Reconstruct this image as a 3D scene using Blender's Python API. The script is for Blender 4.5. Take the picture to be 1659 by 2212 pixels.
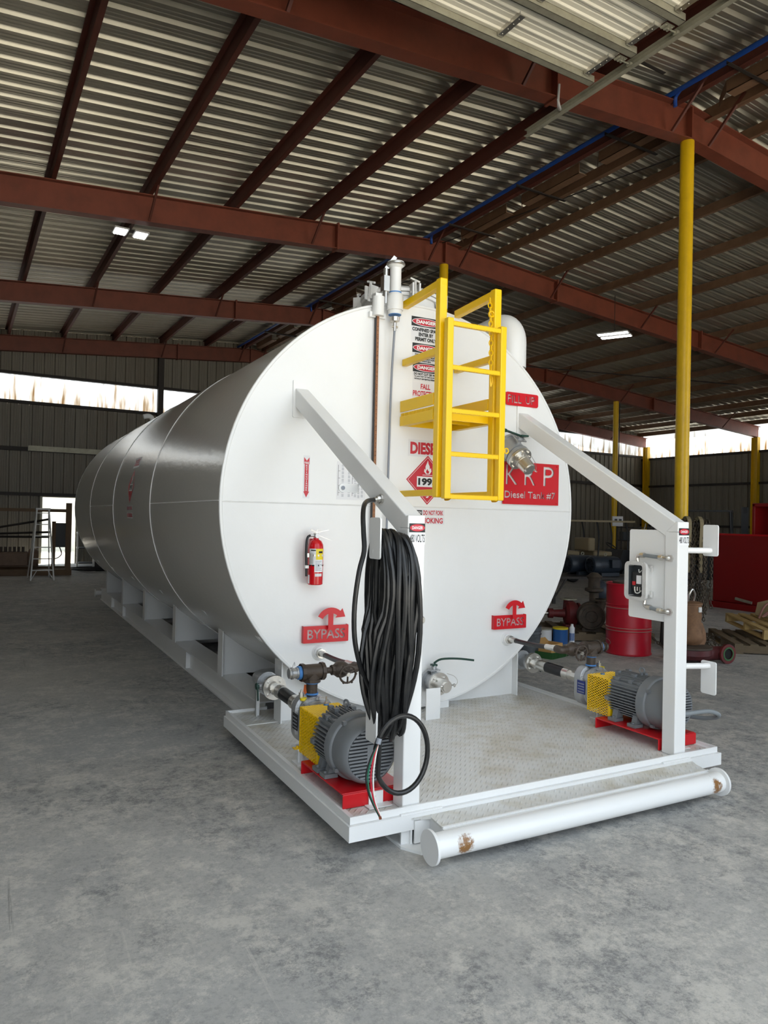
import bpy, math, random
from mathutils import Vector, Matrix
random.seed(7)
PI = math.pi
for o in list(bpy.data.objects): bpy.data.objects.remove(o)
SC = bpy.context.scene
COL = SC.collection

# ------------------------------------------------------------------ camera
YAW, PIT, ROL, FPX = 0.4918, 0.0097, 0.0210, 1573.4
CAM = Vector((-2.8377, -4.7498, 1.6183))
fw = Vector((math.sin(YAW)*math.cos(PIT), math.cos(YAW)*math.cos(PIT), math.sin(PIT)))
rt = Vector((math.cos(YAW), -math.sin(YAW), 0)); up = rt.cross(fw)
r2 = rt*math.cos(ROL) + up*math.sin(ROL); u2 = -rt*math.sin(ROL) + up*math.cos(ROL)
cd = bpy.data.cameras.new('camera'); co = bpy.data.objects.new('camera', cd); COL.objects.link(co)
cd.sensor_fit = 'VERTICAL'; cd.sensor_height = 36; cd.lens = 36*FPX/2212
cd.clip_start = 0.05; cd.clip_end = 300
co.matrix_world = Matrix(((r2.x, u2.x, -fw.x, CAM.x), (r2.y, u2.y, -fw.y, CAM.y), (r2.z, u2.z, -fw.z, CAM.z), (0, 0, 0, 1)))
SC.camera = co
# ------------------------------------------------------------------ light
SKY = 2.2; SUN = 25.0; LED = 9.0
SC.view_settings.view_transform = 'Standard'; SC.view_settings.look = 'None'
SC.view_settings.gamma = 1; SC.view_settings.use_curve_mapping = False
SC.view_settings.exposure = 0.24
w = bpy.data.worlds.new('world'); SC.world = w; w.use_nodes = True
bg = w.node_tree.nodes['Background']; bg.inputs[0].default_value = (0.80, 0.90, 1.0, 1); bg.inputs[1].default_value = SKY
sl = bpy.data.lights.new('sun', 'SUN'); sl.energy = SUN; sl.angle = 0.01; sl.color = (1, 0.94, 0.85)
so = bpy.data.objects.new('sun', sl); COL.objects.link(so)
so.rotation_euler = Vector((-0.62, -0.35, -0.85)).to_track_quat('-Z', 'Y').to_euler()

# ------------------------------------------------------------------ materials
def lin(h):
    h = h.lstrip('#'); c = [int(h[i:i+2], 16)/255 for i in (0, 2, 4)]
    return tuple((x/12.92 if x <= .04045 else ((x+.055)/1.055)**2.4) for x in c) + (1,)
def mat(name, col, rough=.5, metal=0, emit=0, noise=0, nscale=6, bump=0, bscale=40, col2=None, coat=0, spec=.5, stretch=None):
    m = bpy.data.materials.new(name); m.use_nodes = True
    nt = m.node_tree; b = nt.nodes['Principled BSDF']
    c = lin(col) if isinstance(col, str) else tuple(col) + (1,)
    b.inputs['Base Color'].default_value = c; b.inputs['Roughness'].default_value = rough; b.inputs['Metallic'].default_value = metal
    b.inputs['Specular IOR Level'].default_value = spec
    if coat: b.inputs['Coat Weight'].default_value = coat; b.inputs['Coat Roughness'].default_value = .1
    tc = nt.nodes.new('ShaderNodeTexCoord'); vec = tc.outputs['Object']
    if stretch:
        mp = nt.nodes.new('ShaderNodeMapping'); mp.inputs['Scale'].default_value = stretch
        nt.links.new(vec, mp.inputs[0]); vec = mp.outputs[0]
    if noise:
        n = nt.nodes.new('ShaderNodeTexNoise'); n.inputs['Scale'].default_value = nscale; n.inputs['Detail'].default_value = 6; n.inputs['Roughness'].default_value = .65
        nt.links.new(vec, n.inputs['Vector'])
        r = nt.nodes.new('ShaderNodeValToRGB'); r.color_ramp.elements[0].position = .42; r.color_ramp.elements[1].position = .68
        c2 = lin(col2) if col2 else tuple(x*.55 for x in c[:3]) + (1,)
        cm = tuple(c[i]*(1-noise) + c2[i]*noise for i in range(3)) + (1,)
        r.color_ramp.elements[0].color = c; r.color_ramp.elements[1].color = cm
        nt.links.new(n.outputs[0], r.inputs[0]); nt.links.new(r.outputs[0], b.inputs['Base Color'])
    if bump:
        n2 = nt.nodes.new('ShaderNodeTexNoise'); n2.inputs['Scale'].default_value = bscale; n2.inputs['Detail'].default_value = 4
        nt.links.new(vec, n2.inputs['Vector'])
        bp = nt.nodes.new('ShaderNodeBump'); bp.inputs['Strength'].default_value = bump; bp.inputs['Distance'].default_value = .01
        nt.links.new(n2.outputs[0], bp.inputs['Height']); nt.links.new(bp.outputs[0], b.inputs['Normal'])
    if emit:
        b.inputs['Emission Color'].default_value = c; b.inputs['Emission Strength'].default_value = emit
    return m

M = {}
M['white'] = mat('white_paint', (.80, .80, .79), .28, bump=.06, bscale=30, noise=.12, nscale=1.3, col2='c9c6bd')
M['shell'] = mat('shaded_white_paint', (.58, .565, .53), .17, bump=.10, bscale=30, stretch=(1, .35, 1), noise=.10, nscale=1.0, col2='b9b5aa')  # the tank's white paint, darkened to put flank shade into the colour
M['weld'] = mat('weld_bead', (.86, .86, .85), .3, bump=.5, bscale=60)
M['yellow'] = mat('yellow_paint', 'f2c500', .35, bump=.05, bscale=50)
M['yellowdirt'] = mat('yellow_column_paint', 'e2b60c', .38, noise=.15, nscale=5, col2='8a6a10')
M['red'] = mat('red_paint', 'c4121c', .3)
M['redsign'] = mat('red_sign_paint', 'c80f1e', .35)
M['reddark'] = mat('dark_red_paint', '6e0406', .5, noise=.3, nscale=2, col2='4a0305')
M['redtank'] = mat('red_container', '8a0508', .45)
M['drum'] = mat('red_drum_paint', 'b5152a', .35, noise=.25, nscale=6, col2='7c1a22')
M['grey'] = mat('grey_motor_paint', '74777a', .42, bump=.08, bscale=60)
M['greydark'] = mat('dark_grey', '3a3d40', .5)
M['black'] = mat('black_rubber', '17181a', .42)
M['cable'] = mat('black_cable', '121315', .34, noise=.22, nscale=14, col2='4a4844')
M['blackflat'] = mat('black_shadow', '050505', .8)
M['steel'] = mat('zinc_steel', (.62, .60, .56), .28, .9, bump=.06)
M['cast'] = mat('cast_aluminium', (.42, .43, .44), .38, .6, bump=.3, bscale=70)
M['alu'] = mat('pale_aluminium', (.66, .65, .63), .45, .35, noise=.3, nscale=12)
M['galv'] = mat('galvanised_steel', 'a9a593', .45, .35, noise=.4, nscale=9, col2='7d7867')
M['iron'] = mat('brown_black_iron', '4a4038', .5, .3, bump=.25, bscale=80)
M['greenlever'] = mat('dark_green_paint', '123a30', .4)
M['tape'] = mat('blue_thread_tape', '4a86c8', .5)
M['orange'] = mat('orange_tag', 'd0601c', .5)
M['wood_red'] = mat('rust_gauge_board', '9a6a48', .7, noise=.5, nscale=30, col2='5d3a24')
M['beam'] = mat('red_oxide_beam', '7a3e2c', .5, noise=.45, nscale=2.5, col2='53291c', bump=.05)
M['purlin'] = mat('dark_red_purlin', '5c2c20', .6, noise=.4, nscale=3, col2='3f2018')
M['purlin2'] = mat('brown_purlin', '7a5c45', .6, noise=.5, nscale=3, col2='553523')
M['blue'] = mat('blue_pipe_paint', '1c4a9c', .4)
M['roof'] = mat('roof_sheet', (.50, .47, .39), .40, .8, noise=.3, nscale=1.2, col2='8c8570')
M['wall'] = mat('wall_sheet', (.22, .20, .16), .5, noise=.4, nscale=1.5, col2='6b5f4c', stretch=(1, 1, .15))
M['doorsheet'] = mat('door_sheet', (.86, .81, .68), .4)
M['darksteel'] = mat('dark_steel', '2b2420', .6)
M['paper'] = mat('white_sticker', 'e9e9ea', .4)
M['clear'] = mat('pale_grey_sticker', 'dcdcde', .4)
M['ink'] = mat('black_ink', '141414', .5)
M['inkgrey'] = mat('grey_print', '8a8f98', .5)
M['redink'] = mat('red_ink', 'c01a2c', .4)
M['pink'] = mat('red_oval', 'd0284c', .4)
M['yellink'] = mat('yellow_sticker', 'e8cf1a', .4)
M['wood'] = mat('pallet_wood', '6f604a', .8, noise=.5, nscale=10, col2='54483a', stretch=(1, 5, 5))
M['woodnew'] = mat('new_pallet_wood', 'b79a63', .8, noise=.4, nscale=10, col2='7a6440')
M['card'] = mat('cardboard', 'c79b5d', .8)
M['green'] = mat('green_plastic', '2f5e2e', .5)
M['bluemotor'] = mat('blue_grey_motor', '2c3540', .45, noise=.3, nscale=8)
M['oldred'] = mat('old_red_pump', '6b1a1c', .6, noise=.5, nscale=9, col2='3a201c')
M['oldbrown'] = mat('old_brown_pump', '54483c', .7, noise=.6, nscale=9, col2='2c2620', bump=.3)
M['subm'] = mat('rusty_submersible', '8a6648', .7, noise=.6, nscale=8, col2='5a3c28', bump=.2)
M['rustchain'] = mat('rusty_chain', '5a5044', .6, .5, noise=.5, nscale=30)
M['strap'] = mat('tan_strap', '8a7d60', .8)
M['tan'] = mat('tan_vinyl', 'a89878', .6)
M['palewall'] = mat('pale_render', 'd8dcd8', .8)
M['bluecan'] = mat('blue_can', '2b5f9e', .4)
M['frame_brown'] = mat('brown_frame', '6a5136', .6, noise=.4, nscale=6)
M['enggrey'] = mat('engine_brown', '7a6250', .6, noise=.4, nscale=8)
M['copper'] = mat('copper', 'b06a50', .4, .8)
M['wgreen'] = mat('green_wire', '1d6a50', .5)
M['wred'] = mat('red_wire', 'c01830', .5)
M['wwhite'] = mat('white_wire', 'e6e6e0', .5)
M['conduit'] = mat('grey_conduit', '7f8588', .45)
M['led'] = mat('led_strip', (1, 1, 1), .4, emit=LED)

def diamond_plate(name, col, dirt, amt):
    m = mat(name, col, .38); nt = m.node_tree; b = nt.nodes['Principled BSDF']
    tc = nt.nodes.new('ShaderNodeTexCoord')
    n = nt.nodes.new('ShaderNodeTexNoise'); n.inputs['Scale'].default_value = 3.2; n.inputs['Detail'].default_value = 8; n.inputs['Roughness'].default_value = .7
    nt.links.new(tc.outputs['Object'], n.inputs['Vector'])
    r = nt.nodes.new('ShaderNodeValToRGB'); r.color_ramp.elements[0].position = .46; r.color_ramp.elements[1].position = .66
    r.color_ramp.elements[0].color = lin(col) if isinstance(col, str) else tuple(col)+(1,)
    r.color_ramp.elements[1].color = lin(dirt)
    nt.links.new(n.outputs[0], r.inputs[0])
    nt.links.new(r.outputs[0], b.inputs['Base Color'])
    hs = []
    for ang in (.6, -.6 + PI/2):
        mp = nt.nodes.new('ShaderNodeMapping'); mp.inputs['Rotation'].default_value = (0, 0, ang)
        nt.links.new(tc.outputs['Object'], mp.inputs[0])
        wv = nt.nodes.new('ShaderNodeTexWave'); wv.inputs['Scale'].default_value = 11
        nt.links.new(mp.outputs[0], wv.inputs[0]); hs.append(wv)
    mu = nt.nodes.new('ShaderNodeMath'); mu.operation = 'MULTIPLY'
    nt.links.new(hs[0].outputs['Fac'], mu.inputs[0]); nt.links.new(hs[1].outputs['Fac'], mu.inputs[1])
    pw = nt.nodes.new('ShaderNodeMath'); pw.operation = 'POWER'; pw.inputs[1].default_value = 2.5
    nt.links.new(mu.outputs[0], pw.inputs[0])
    bp = nt.nodes.new('ShaderNodeBump'); bp.inputs['Strength'].default_value = amt; bp.inputs['Distance'].default_value = .004
    nt.links.new(pw.outputs[0], bp.inputs['Height']); nt.links.new(bp.outputs[0], b.inputs['Normal'])
    return m
M['deck'] = diamond_plate('chequer_plate', (.68, .68, .66), 'c0baab', .8)

def floor_mat():
    m = bpy.data.materials.new('concrete_floor'); m.use_nodes = True; nt = m.node_tree; b = nt.nodes['Principled BSDF']; L = nt.links.new; N = nt.nodes.new
    tc = N('ShaderNodeTexCoord'); P = tc.outputs['Object']
    def noise(s, d=8, r=.6, v=P, dist=0):
        n = N('ShaderNodeTexNoise'); n.inputs['Scale'].default_value = s; n.inputs['Detail'].default_value = d; n.inputs['Roughness'].default_value = r; n.inputs['Distortion'].default_value = dist
        L(v, n.inputs['Vector']); return n.outputs[0]
    def ramp(x, a, bb, c0, c1):
        r = N('ShaderNodeValToRGB'); r.color_ramp.elements[0].position = a; r.color_ramp.elements[1].position = bb
        r.color_ramp.elements[0].color = c0; r.color_ramp.elements[1].color = c1; L(x, r.inputs[0]); return r.outputs[0]
    def mix(f, a, c, mode='MIX'):
        x = N('ShaderNodeMix'); x.data_type = 'RGBA'; x.blend_type = mode
        if isinstance(f, float): x.inputs[0].default_value = f
        else: L(f, x.inputs[0])
        for s, v in ((6, a), (7, c)):
            if isinstance(v, tuple): x.inputs[s].default_value = v
            else: L(v, x.inputs[s])
        return x.outputs[2]
    W0, W1 = (0, 0, 0, 1), (1, 1, 1, 1)
    def mul(a, c):
        x = N('ShaderNodeMath'); x.operation = 'MULTIPLY'; L(a, x.inputs[0])
        if isinstance(c, float): x.inputs[1].default_value = c
        else: L(c, x.inputs[1])
        return x.outputs[0]
    c = ramp(noise(.5, 6, .55), .38, .66, lin('a6a6a4'), lin('b9b6b0'))
    # dark worn patches, broken up finely, more of them left of the tank
    big = ramp(noise(.8, 6, .7, dist=.4), .44, .55, W0, W1)
    fine = ramp(noise(12, 14, .92), .48, .56, W0, W1)
    c = mix(mul(mul(big, fine), .75), c, lin('626467'))
    fine2 = ramp(noise(38, 10, .85), .49, .58, W0, W1)
    c = mix(mul(fine2, .42), c, lin('808181'))
    # pale dusty film
    dust = ramp(noise(4.5, 14, .9), .50, .57, W0, W1)
    c = mix(mul(dust, .55), c, lin('d6d1c8'))
    # pale crazing veins
    n1 = N('ShaderNodeTexNoise'); n1.inputs['Scale'].default_value = 3; n1.inputs['Detail'].default_value = 4; L(P, n1.inputs['Vector'])
    ad = N('ShaderNodeVectorMath'); ad.operation = 'MULTIPLY_ADD'; ad.inputs[1].default_value = (.25, .25, 0); L(n1.outputs[1], ad.inputs[0]); L(P, ad.inputs[2])
    vo = N('ShaderNodeTexVoronoi'); vo.feature = 'DISTANCE_TO_EDGE'; vo.inputs['Scale'].default_value = 8; L(ad.outputs[0], vo.inputs['Vector'])
    veins = ramp(vo.outputs[0], .0, .02, W1, W0)
    region = ramp(noise(2.5, 8, .7), .50, .62, W0, W1)
    c = mix(mul(mul(veins, region), .22), c, lin('d4d0c6'))
    # long drag scratches running along the bay
    mp = N('ShaderNodeMapping'); mp.inputs['Rotation'].default_value = (0, 0, -.12); mp.inputs['Scale'].default_value = (9, .22, 1); L(P, mp.inputs[0])
    sc = ramp(noise(2.2, 8, .75, mp.outputs[0]), .63, .68, W0, W1)
    c = mix(mul(sc, .45), c, lin('5b5a57'))
    mp2 = N('ShaderNodeMapping'); mp2.inputs['Rotation'].default_value = (0, 0, .25); mp2.inputs['Scale'].default_value = (7, .3, 1); mp2.inputs['Location'].default_value = (3, 1, 0); L(P, mp2.inputs[0])
    sc2 = ramp(noise(1.8, 8, .75, mp2.outputs[0]), .63, .68, W0, W1)
    c = mix(mul(sc2, .45), c, lin('c8c5bd'))
    # rusty brown oil stain to the right of the step
    sp = N('ShaderNodeMapping'); sp.inputs['Location'].default_value = (-1.15*1.6, 2.15*1.3, 0); sp.inputs['Scale'].default_value = (1.6, 1.3, 1); L(P, sp.inputs[0])
    gr = N('ShaderNodeTexGradient'); gr.gradient_type = 'SPHERICAL'; L(sp.outputs[0], gr.inputs[0])
    st = ramp(mul(gr.outputs[1], noise(5, 8, .7, dist=1.5)), .20, .38, W0, W1)
    c = mix(mul(st, .5), c, lin('5e4a3c'))
    L(c, b.inputs['Base Color'])
    b.inputs['Specular IOR Level'].default_value = .35
    rr = N('ShaderNodeMapRange'); rr.inputs[3].default_value = .5; rr.inputs[4].default_value = .8; L(noise(3), rr.inputs[0]); L(rr.outputs[0], b.inputs['Roughness'])
    bp = N('ShaderNodeBump'); bp.inputs['Strength'].default_value = .25; bp.inputs['Distance'].default_value = .01; L(noise(9, 12, .8), bp.inputs['Height']); L(bp.outputs[0], b.inputs['Normal'])
    return m
M['floor'] = floor_mat()

def pane_mat():
    m = bpy.data.materials.new('translucent_sheet'); m.use_nodes = True; nt = m.node_tree; L = nt.links.new; N = nt.nodes.new
    nt.nodes.remove(nt.nodes['Principled BSDF'])
    tc = N('ShaderNodeTexCoord'); mp = N('ShaderNodeMapping'); mp.inputs['Scale'].default_value = (5, 5, .5); L(tc.outputs['Object'], mp.inputs[0])
    n = N('ShaderNodeTexNoise'); n.inputs['Scale'].default_value = 1.6; n.inputs['Detail'].default_value = 5; L(mp.outputs[0], n.inputs['Vector'])
    sx = N('ShaderNodeSeparateXYZ'); L(tc.outputs['Object'], sx.inputs[0])
    mr = N('ShaderNodeMapRange'); mr.inputs[1].default_value = 0; mr.inputs[2].default_value = .8; mr.inputs[3].default_value = .16; mr.inputs[4].default_value = -.06; L(sx.outputs[2], mr.inputs[0])
    ad = N('ShaderNodeMath'); ad.operation = 'ADD'; L(n.outputs[0], ad.inputs[0]); L(mr.outputs[0], ad.inputs[1])
    r = N('ShaderNodeValToRGB'); r.color_ramp.elements[0].position = .54; r.color_ramp.elements[1].position = .80
    r.color_ramp.elements[0].color = (.60, .62, .64, 1); r.color_ramp.elements[1].color = (.24, .17, .09, 1); L(ad.outputs[0], r.inputs[0])
    t = N('ShaderNodeBsdfTranslucent'); d = N('ShaderNodeBsdfTransparent'); mx = N('ShaderNodeMixShader'); mx.inputs[0].default_value = .45
    L(r.outputs[0], t.inputs[0]); L(r.outputs[0], d.inputs[0]); L(t.outputs[0], mx.inputs[1]); L(d.outputs[0], mx.inputs[2]); L(mx.outputs[0], nt.nodes['Material Output'].inputs[0])
    return m
M['pane'] = pane_mat()

# ------------------------------------------------------------------ mesh builder
class MB:
    def __init__(s, T=None, mi=0): s.v = []; s.f = []; s.m = []; s.T = T; s.mi = mi; s.st = []
    def add(s, vs, fs):
        n = len(s.v); s.st.append((n, len(s.f)))
        s.v += [((s.T @ Vector(p)) if s.T else Vector(p)) for p in vs]
        s.f += [tuple(n+i for i in f) for f in fs]; s.m += [s.mi]*len(fs); return s
    def mat(s, i): s.mi = i; return s
    def box(s, x0, x1, y0, y1, z0, z1):
        v = [(x, y, z) for z in (z0, z1) for y in (y0, y1) for x in (x0, x1)]
        return s.add(v, [(0, 2, 3, 1), (4, 5, 7, 6), (0, 1, 5, 4), (2, 6, 7, 3), (0, 4, 6, 2), (1, 3, 7, 5)])
    def beam(s, p0, p1, w, h, upv=(0, 0, 1)):
        p0, p1 = Vector(p0), Vector(p1); d = (p1-p0).normalized(); u = Vector(upv)
        if abs(d.dot(u)) > .98: u = Vector((0, 1, 0))
        a = d.cross(u).normalized(); b = a.cross(d).normalized()
        v = [q + a*(i*w/2) + b*(j*h/2) for q in (p0, p1) for j in (-1, 1) for i in (-1, 1)]
        return s.add(v, [(0, 1, 3, 2), (4, 6, 7, 5), (0, 4, 5, 1), (2, 3, 7, 6), (0, 2, 6, 4), (1, 5, 7, 3)])
    def rings(s, rr, closed=False, caps=True):
        n = len(rr[0]); v = [p for r in rr for p in r]; f = []; k = len(rr)
        for i in range(k if closed else k-1):
            a, b = i*n, ((i+1) % k)*n
            for j in range(n): f.append((a+j, a+(j+1) % n, b+(j+1) % n, b+j))
        if caps and not closed: f.append(tuple(range(n-1, -1, -1))); f.append(tuple((k-1)*n+j for j in range(n)))
        return s.add(v, f)
    def lathe(s, prof, o=(0, 0, 0), axis=(0, 0, 1), seg=24, caps=True):
        o = Vector(o); d = Vector(axis).normalized(); u = Vector((0, 0, 1)) if abs(d.z) < .9 else Vector((1, 0, 0))
        a = d.cross(u).normalized(); b = a.cross(d)
        return s.rings([[o + d*h + (a*math.cos(2*PI*i/seg) + b*math.sin(2*PI*i/seg))*r for i in range(seg)] for r, h in prof], caps=caps)
    def cyl(s, p0, p1, r, r1=None, seg=16):
        p0, p1 = Vector(p0), Vector(p1); L = (p1-p0).length
        return s.lathe([(r, 0), (r if r1 is None else r1, L)], p0, p1-p0, seg)
    def tube(s, pts, r, seg=8, closed=False):
        pts = [Vector(p) for p in pts]; n = len(pts); rr = []; a = None
        if not closed and 3 <= n <= 14 and not isinstance(r, (list, tuple)):
            q = []
            for i in range(n-1):
                p0, p1, p2, p3 = pts[max(i-1, 0)], pts[i], pts[i+1], pts[min(i+2, n-1)]
                for k in range(4):
                    t = k/4
                    q.append(.5*((2*p1)+(p2-p0)*t+(2*p0-5*p1+4*p2-p3)*t*t+(3*p1-p0-3*p2+p3)*t*t*t))
            pts = q+[pts[-1]]; n = len(pts)
        for i, p in enumerate(pts):
            d = (pts[(i+1) % n]-pts[i-1]) if closed else (pts[min(i+1, n-1)]-pts[max(i-1, 0)])
            if d.length < 1e-9: d = Vector((0, 0, 1))
            d.normalize()
            if a is None: a = d.cross(Vector((0.13, .21, 1)) if abs(d.z) < .9 else Vector((1, .1, 0)))
            a = (a - d*a.dot(d)); a.normalize(); b = d.cross(a)
            q = r[i] if isinstance(r, (list, tuple)) else r
            rr.append([p + (a*math.cos(2*PI*j/seg) + b*math.sin(2*PI*j/seg))*q for j in range(seg)])
        return s.rings(rr, closed)
    def torus(s, c, axis, R, r, seg=20, rs=6, sx=1):
        d = Vector(axis).normalized(); u = Vector((0, 0, 1)) if abs(d.z) < .9 else Vector((1, 0, 0)); a = d.cross(u).normalized(); b = a.cross(d); c = Vector(c)
        return s.tube([c + a*math.cos(2*PI*i/seg)*R*sx + b*math.sin(2*PI*i/seg)*R for i in range(seg)], r, rs, True)
    def prism(s, poly, fn):
        """poly: 2D outline, fn(u,v,t) -> point for t in 0,1"""
        n = len(poly); v = [fn(a, b, t) for t in (0, 1) for a, b in poly]
        f = [tuple(range(n-1, -1, -1)), tuple(n+i for i in range(n))] + [(i, (i+1) % n, n+(i+1) % n, n+i) for i in range(n)]
        return s.add(v, f)
    def sphere(s, c, r, seg=14, sz=1):
        return s.lathe([(max(r*math.sin(PI*i/8), 1e-4), -r*math.cos(PI*i/8)*sz) for i in range(9)], c, (0, 0, 1), seg)
    def build_each(s, name, mats, parent, **kw):
        """one object per separate piece"""
        st = s.st+[(len(s.v), len(s.f))]
        for (v0, f0), (v1, f1) in zip(st, st[1:]):
            q = MB(); q.v = s.v[v0:v1]; q.f = [tuple(i-v0 for i in f) for f in s.f[f0:f1]]; q.m = s.m[f0:f1]; q.build(name, mats, parent, **kw)
    def build(s, name, mats, parent=None, bevel=0, angle=35, kind=None, smooth=True, label=None):
        if not isinstance(mats, (list, tuple)): mats = [mats]
        vs = s.v; loc = Vector((0, 0, 0))
        if parent is not None:
            Mi = root_matrix(parent).inverted(); vs = [Mi @ p for p in vs]
            if 'pm' in parent: pass
        else:
            xs = [p.x for p in vs]; ys = [p.y for p in vs]; zs = [p.z for p in vs]
            loc = Vector(((min(xs)+max(xs))/2, (min(ys)+max(ys))/2, min(zs))); vs = [p-loc for p in vs]
        me = bpy.data.meshes.new(name); me.from_pydata([tuple(p) for p in vs], [], s.f); me.update()
        for m in mats: me.materials.append(M[m] if isinstance(m, str) else m)
        me.polygons.foreach_set('material_index', s.m)
        if smooth:
            me.polygons.foreach_set('use_smooth', [True]*len(me.polygons)); me.set_sharp_from_angle(angle=math.radians(angle))
        o = bpy.data.objects.new(name, me); COL.objects.link(o)
        if parent is not None: o.parent = parent
        else: o.location = loc
        if bevel:
            b = o.modifiers.new('bevel', 'BEVEL'); b.width = bevel; b.segments = 2; b.limit_method = 'ANGLE'; b.angle_limit = .9; b.harden_normals = False
        if kind: o['kind'] = kind
        if label: o['label'] = label
        return o
def root_matrix(o):
    while o.parent: o = o.parent
    return Matrix.Translation(o.location) @ o.rotation_euler.to_matrix().to_4x4()
def tag(o, label, cat, group=None, kind=None):
    o['label'] = label; o['category'] = cat
    if group: o['group'] = group
    if kind: o['kind'] = kind
    return o
def thing(name, label, cat, loc=(0, 0, 0), rz=0, group=None):
    o = bpy.data.objects.new(name, None); COL.objects.link(o); o.empty_display_size = .1
    o.location = loc; o.rotation_euler = (0, 0, rz)
    return tag(o, label, cat, group)
def TM(t): return Matrix.Translation(t.location) @ t.rotation_euler.to_matrix().to_4x4()
def dup(root, loc, rz=0, label=None):
    r = root.copy(); COL.objects.link(r); r.location = loc; r.rotation_euler = (0, 0, rz)
    if label: r['label'] = label
    for ch in list(root.children):
        c = ch.copy(); COL.objects.link(c); c.parent = r
        for g in list(ch.children):
            d = g.copy(); COL.objects.link(d); d.parent = c
    return r
_tc = {}
def text_geo(s, bold=0.0):
    k = (s, bold)
    if k in _tc: return _tc[k]
    cu = bpy.data.curves.new('t', 'FONT'); cu.body = s; cu.size = 1; cu.offset = bold; cu.resolution_u = 3; cu.fill_mode = 'BOTH'
    ob = bpy.data.objects.new('t', cu); COL.objects.link(ob)
    dg = bpy.context.evaluated_depsgraph_get(); dg.update(); me = ob.evaluated_get(dg).to_mesh()
    vs = [(v.co.x, v.co.y) for v in me.vertices]; fs = [tuple(p.vertices) for p in me.polygons]
    ob.evaluated_get(dg).to_mesh_clear(); bpy.data.objects.remove(ob); bpy.data.curves.remove(cu)
    x0 = min(v[0] for v in vs); x1 = max(v[0] for v in vs); y0 = min(v[1] for v in vs); y1 = max(v[1] for v in vs)
    vs = [((x-x0)/(x1-x0), (y-y0)/(y1-y0)) for x, y in vs]
    _tc[k] = (vs, fs); return _tc[k]
def put_text(mb, s, fn, x0, x1, z0, z1, bold=.02):
    vs, fs = text_geo(s, bold)
    mb.add([fn(x0+(x1-x0)*a, z0+(z1-z0)*b) for a, b in vs], fs); return mb
def cut_plate(s_list, rects, w, h, bold=.0):
    """plate w x h with letters cut right through; returns (verts, faces) in 2D"""
    cu = bpy.data.curves.new('c', 'CURVE'); cu.dimensions = '2D'; cu.fill_mode = 'BOTH'
    def spl(pts):
        sp = cu.splines.new('POLY'); sp.points.add(len(pts)-1)
        for q, p in zip(sp.points, pts): q.co = (p[0], p[1], 0, 1)
        sp.use_cyclic_u = True
    for r in rects: spl(r)
    for (s, x0, x1, z0, z1, b) in s_list:
        vs, fs = text_geo(s, b); cnt = {}
        for f in fs:
            for i in range(len(f)):
                a, c = f[i], f[(i+1) % len(f)]
                cnt[(a, c)] = cnt.get((a, c), 0)+1
        nxt = {}
        for (a, c) in cnt:
            if (c, a) not in cnt: nxt[a] = c
        seen = set()
        for a in list(nxt):
            if a in seen: continue
            lp = []; q = a
            while q in nxt and q not in seen: seen.add(q); lp.append(q); q = nxt[q]
            if len(lp) > 2: spl([(x0+(x1-x0)*vs[i][0], z0+(z1-z0)*vs[i][1]) for i in lp])
    ob = bpy.data.objects.new('c', cu); COL.objects.link(ob)
    cu.extrude = .002
    dg = bpy.context.evaluated_depsgraph_get(); dg.update(); me = ob.evaluated_get(dg).to_mesh()
    vs = [tuple(v.co) for v in me.vertices]; fs = [tuple(p.vertices) for p in me.polygons]
    ob.evaluated_get(dg).to_mesh_clear(); bpy.data.objects.remove(ob); bpy.data.curves.remove(cu)
    return vs, fs
def rrect(x0, x1, z0, z1, r, n=4):
    p = []
    for cx, cz, a in ((x1-r, z1-r, 0), (x0+r, z1-r, PI/2), (x0+r, z0+r, PI), (x1-r, z0+r, 1.5*PI)):
        p += [(cx+r*math.cos(a+i*PI/2/n), cz+r*math.sin(a+i*PI/2/n)) for i in range(n+1)]
    return p
def circle2(cx, cz, rx, rz, n=32): return [(cx+rx*math.cos(2*PI*i/n), cz+rz*math.sin(2*PI*i/n)) for i in range(n)]

# ================================================================== BUILDING
PSI = 0.037; TB = Matrix.Rotation(PSI, 4, 'Z')
XR, XL, XE = 5.9, -14.8, 26.7           # ridge, left eave, right eave
Y0, Y1 = -5.0, 20.45
FR = [-4.7, 2.2, 8.27, 14.34, 20.3]
SLP = .08
def zb(x): return 7.12 - SLP*abs(x-XR)   # underside of the rafters
def bm(): return MB(TB)
bm().box(XL, XE, Y0, Y1, -.3, 0).build('floor', 'floor', kind='structure', smooth=False)
g = bm()
g.box(-70, XL, -60, 80, -.4, -.02).box(XE, 90, -60, 80, -.4, -.02).box(XL, XE, -60, Y0, -.4, -.02).box(XL, XE, Y1, 80, -.4, -.02)
M['ground'] = mat('outside_ground', (.60, .57, .50), .9, noise=.2, nscale=.5)
g.build('floor_outside', 'ground', kind='structure', smooth=False)
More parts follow.
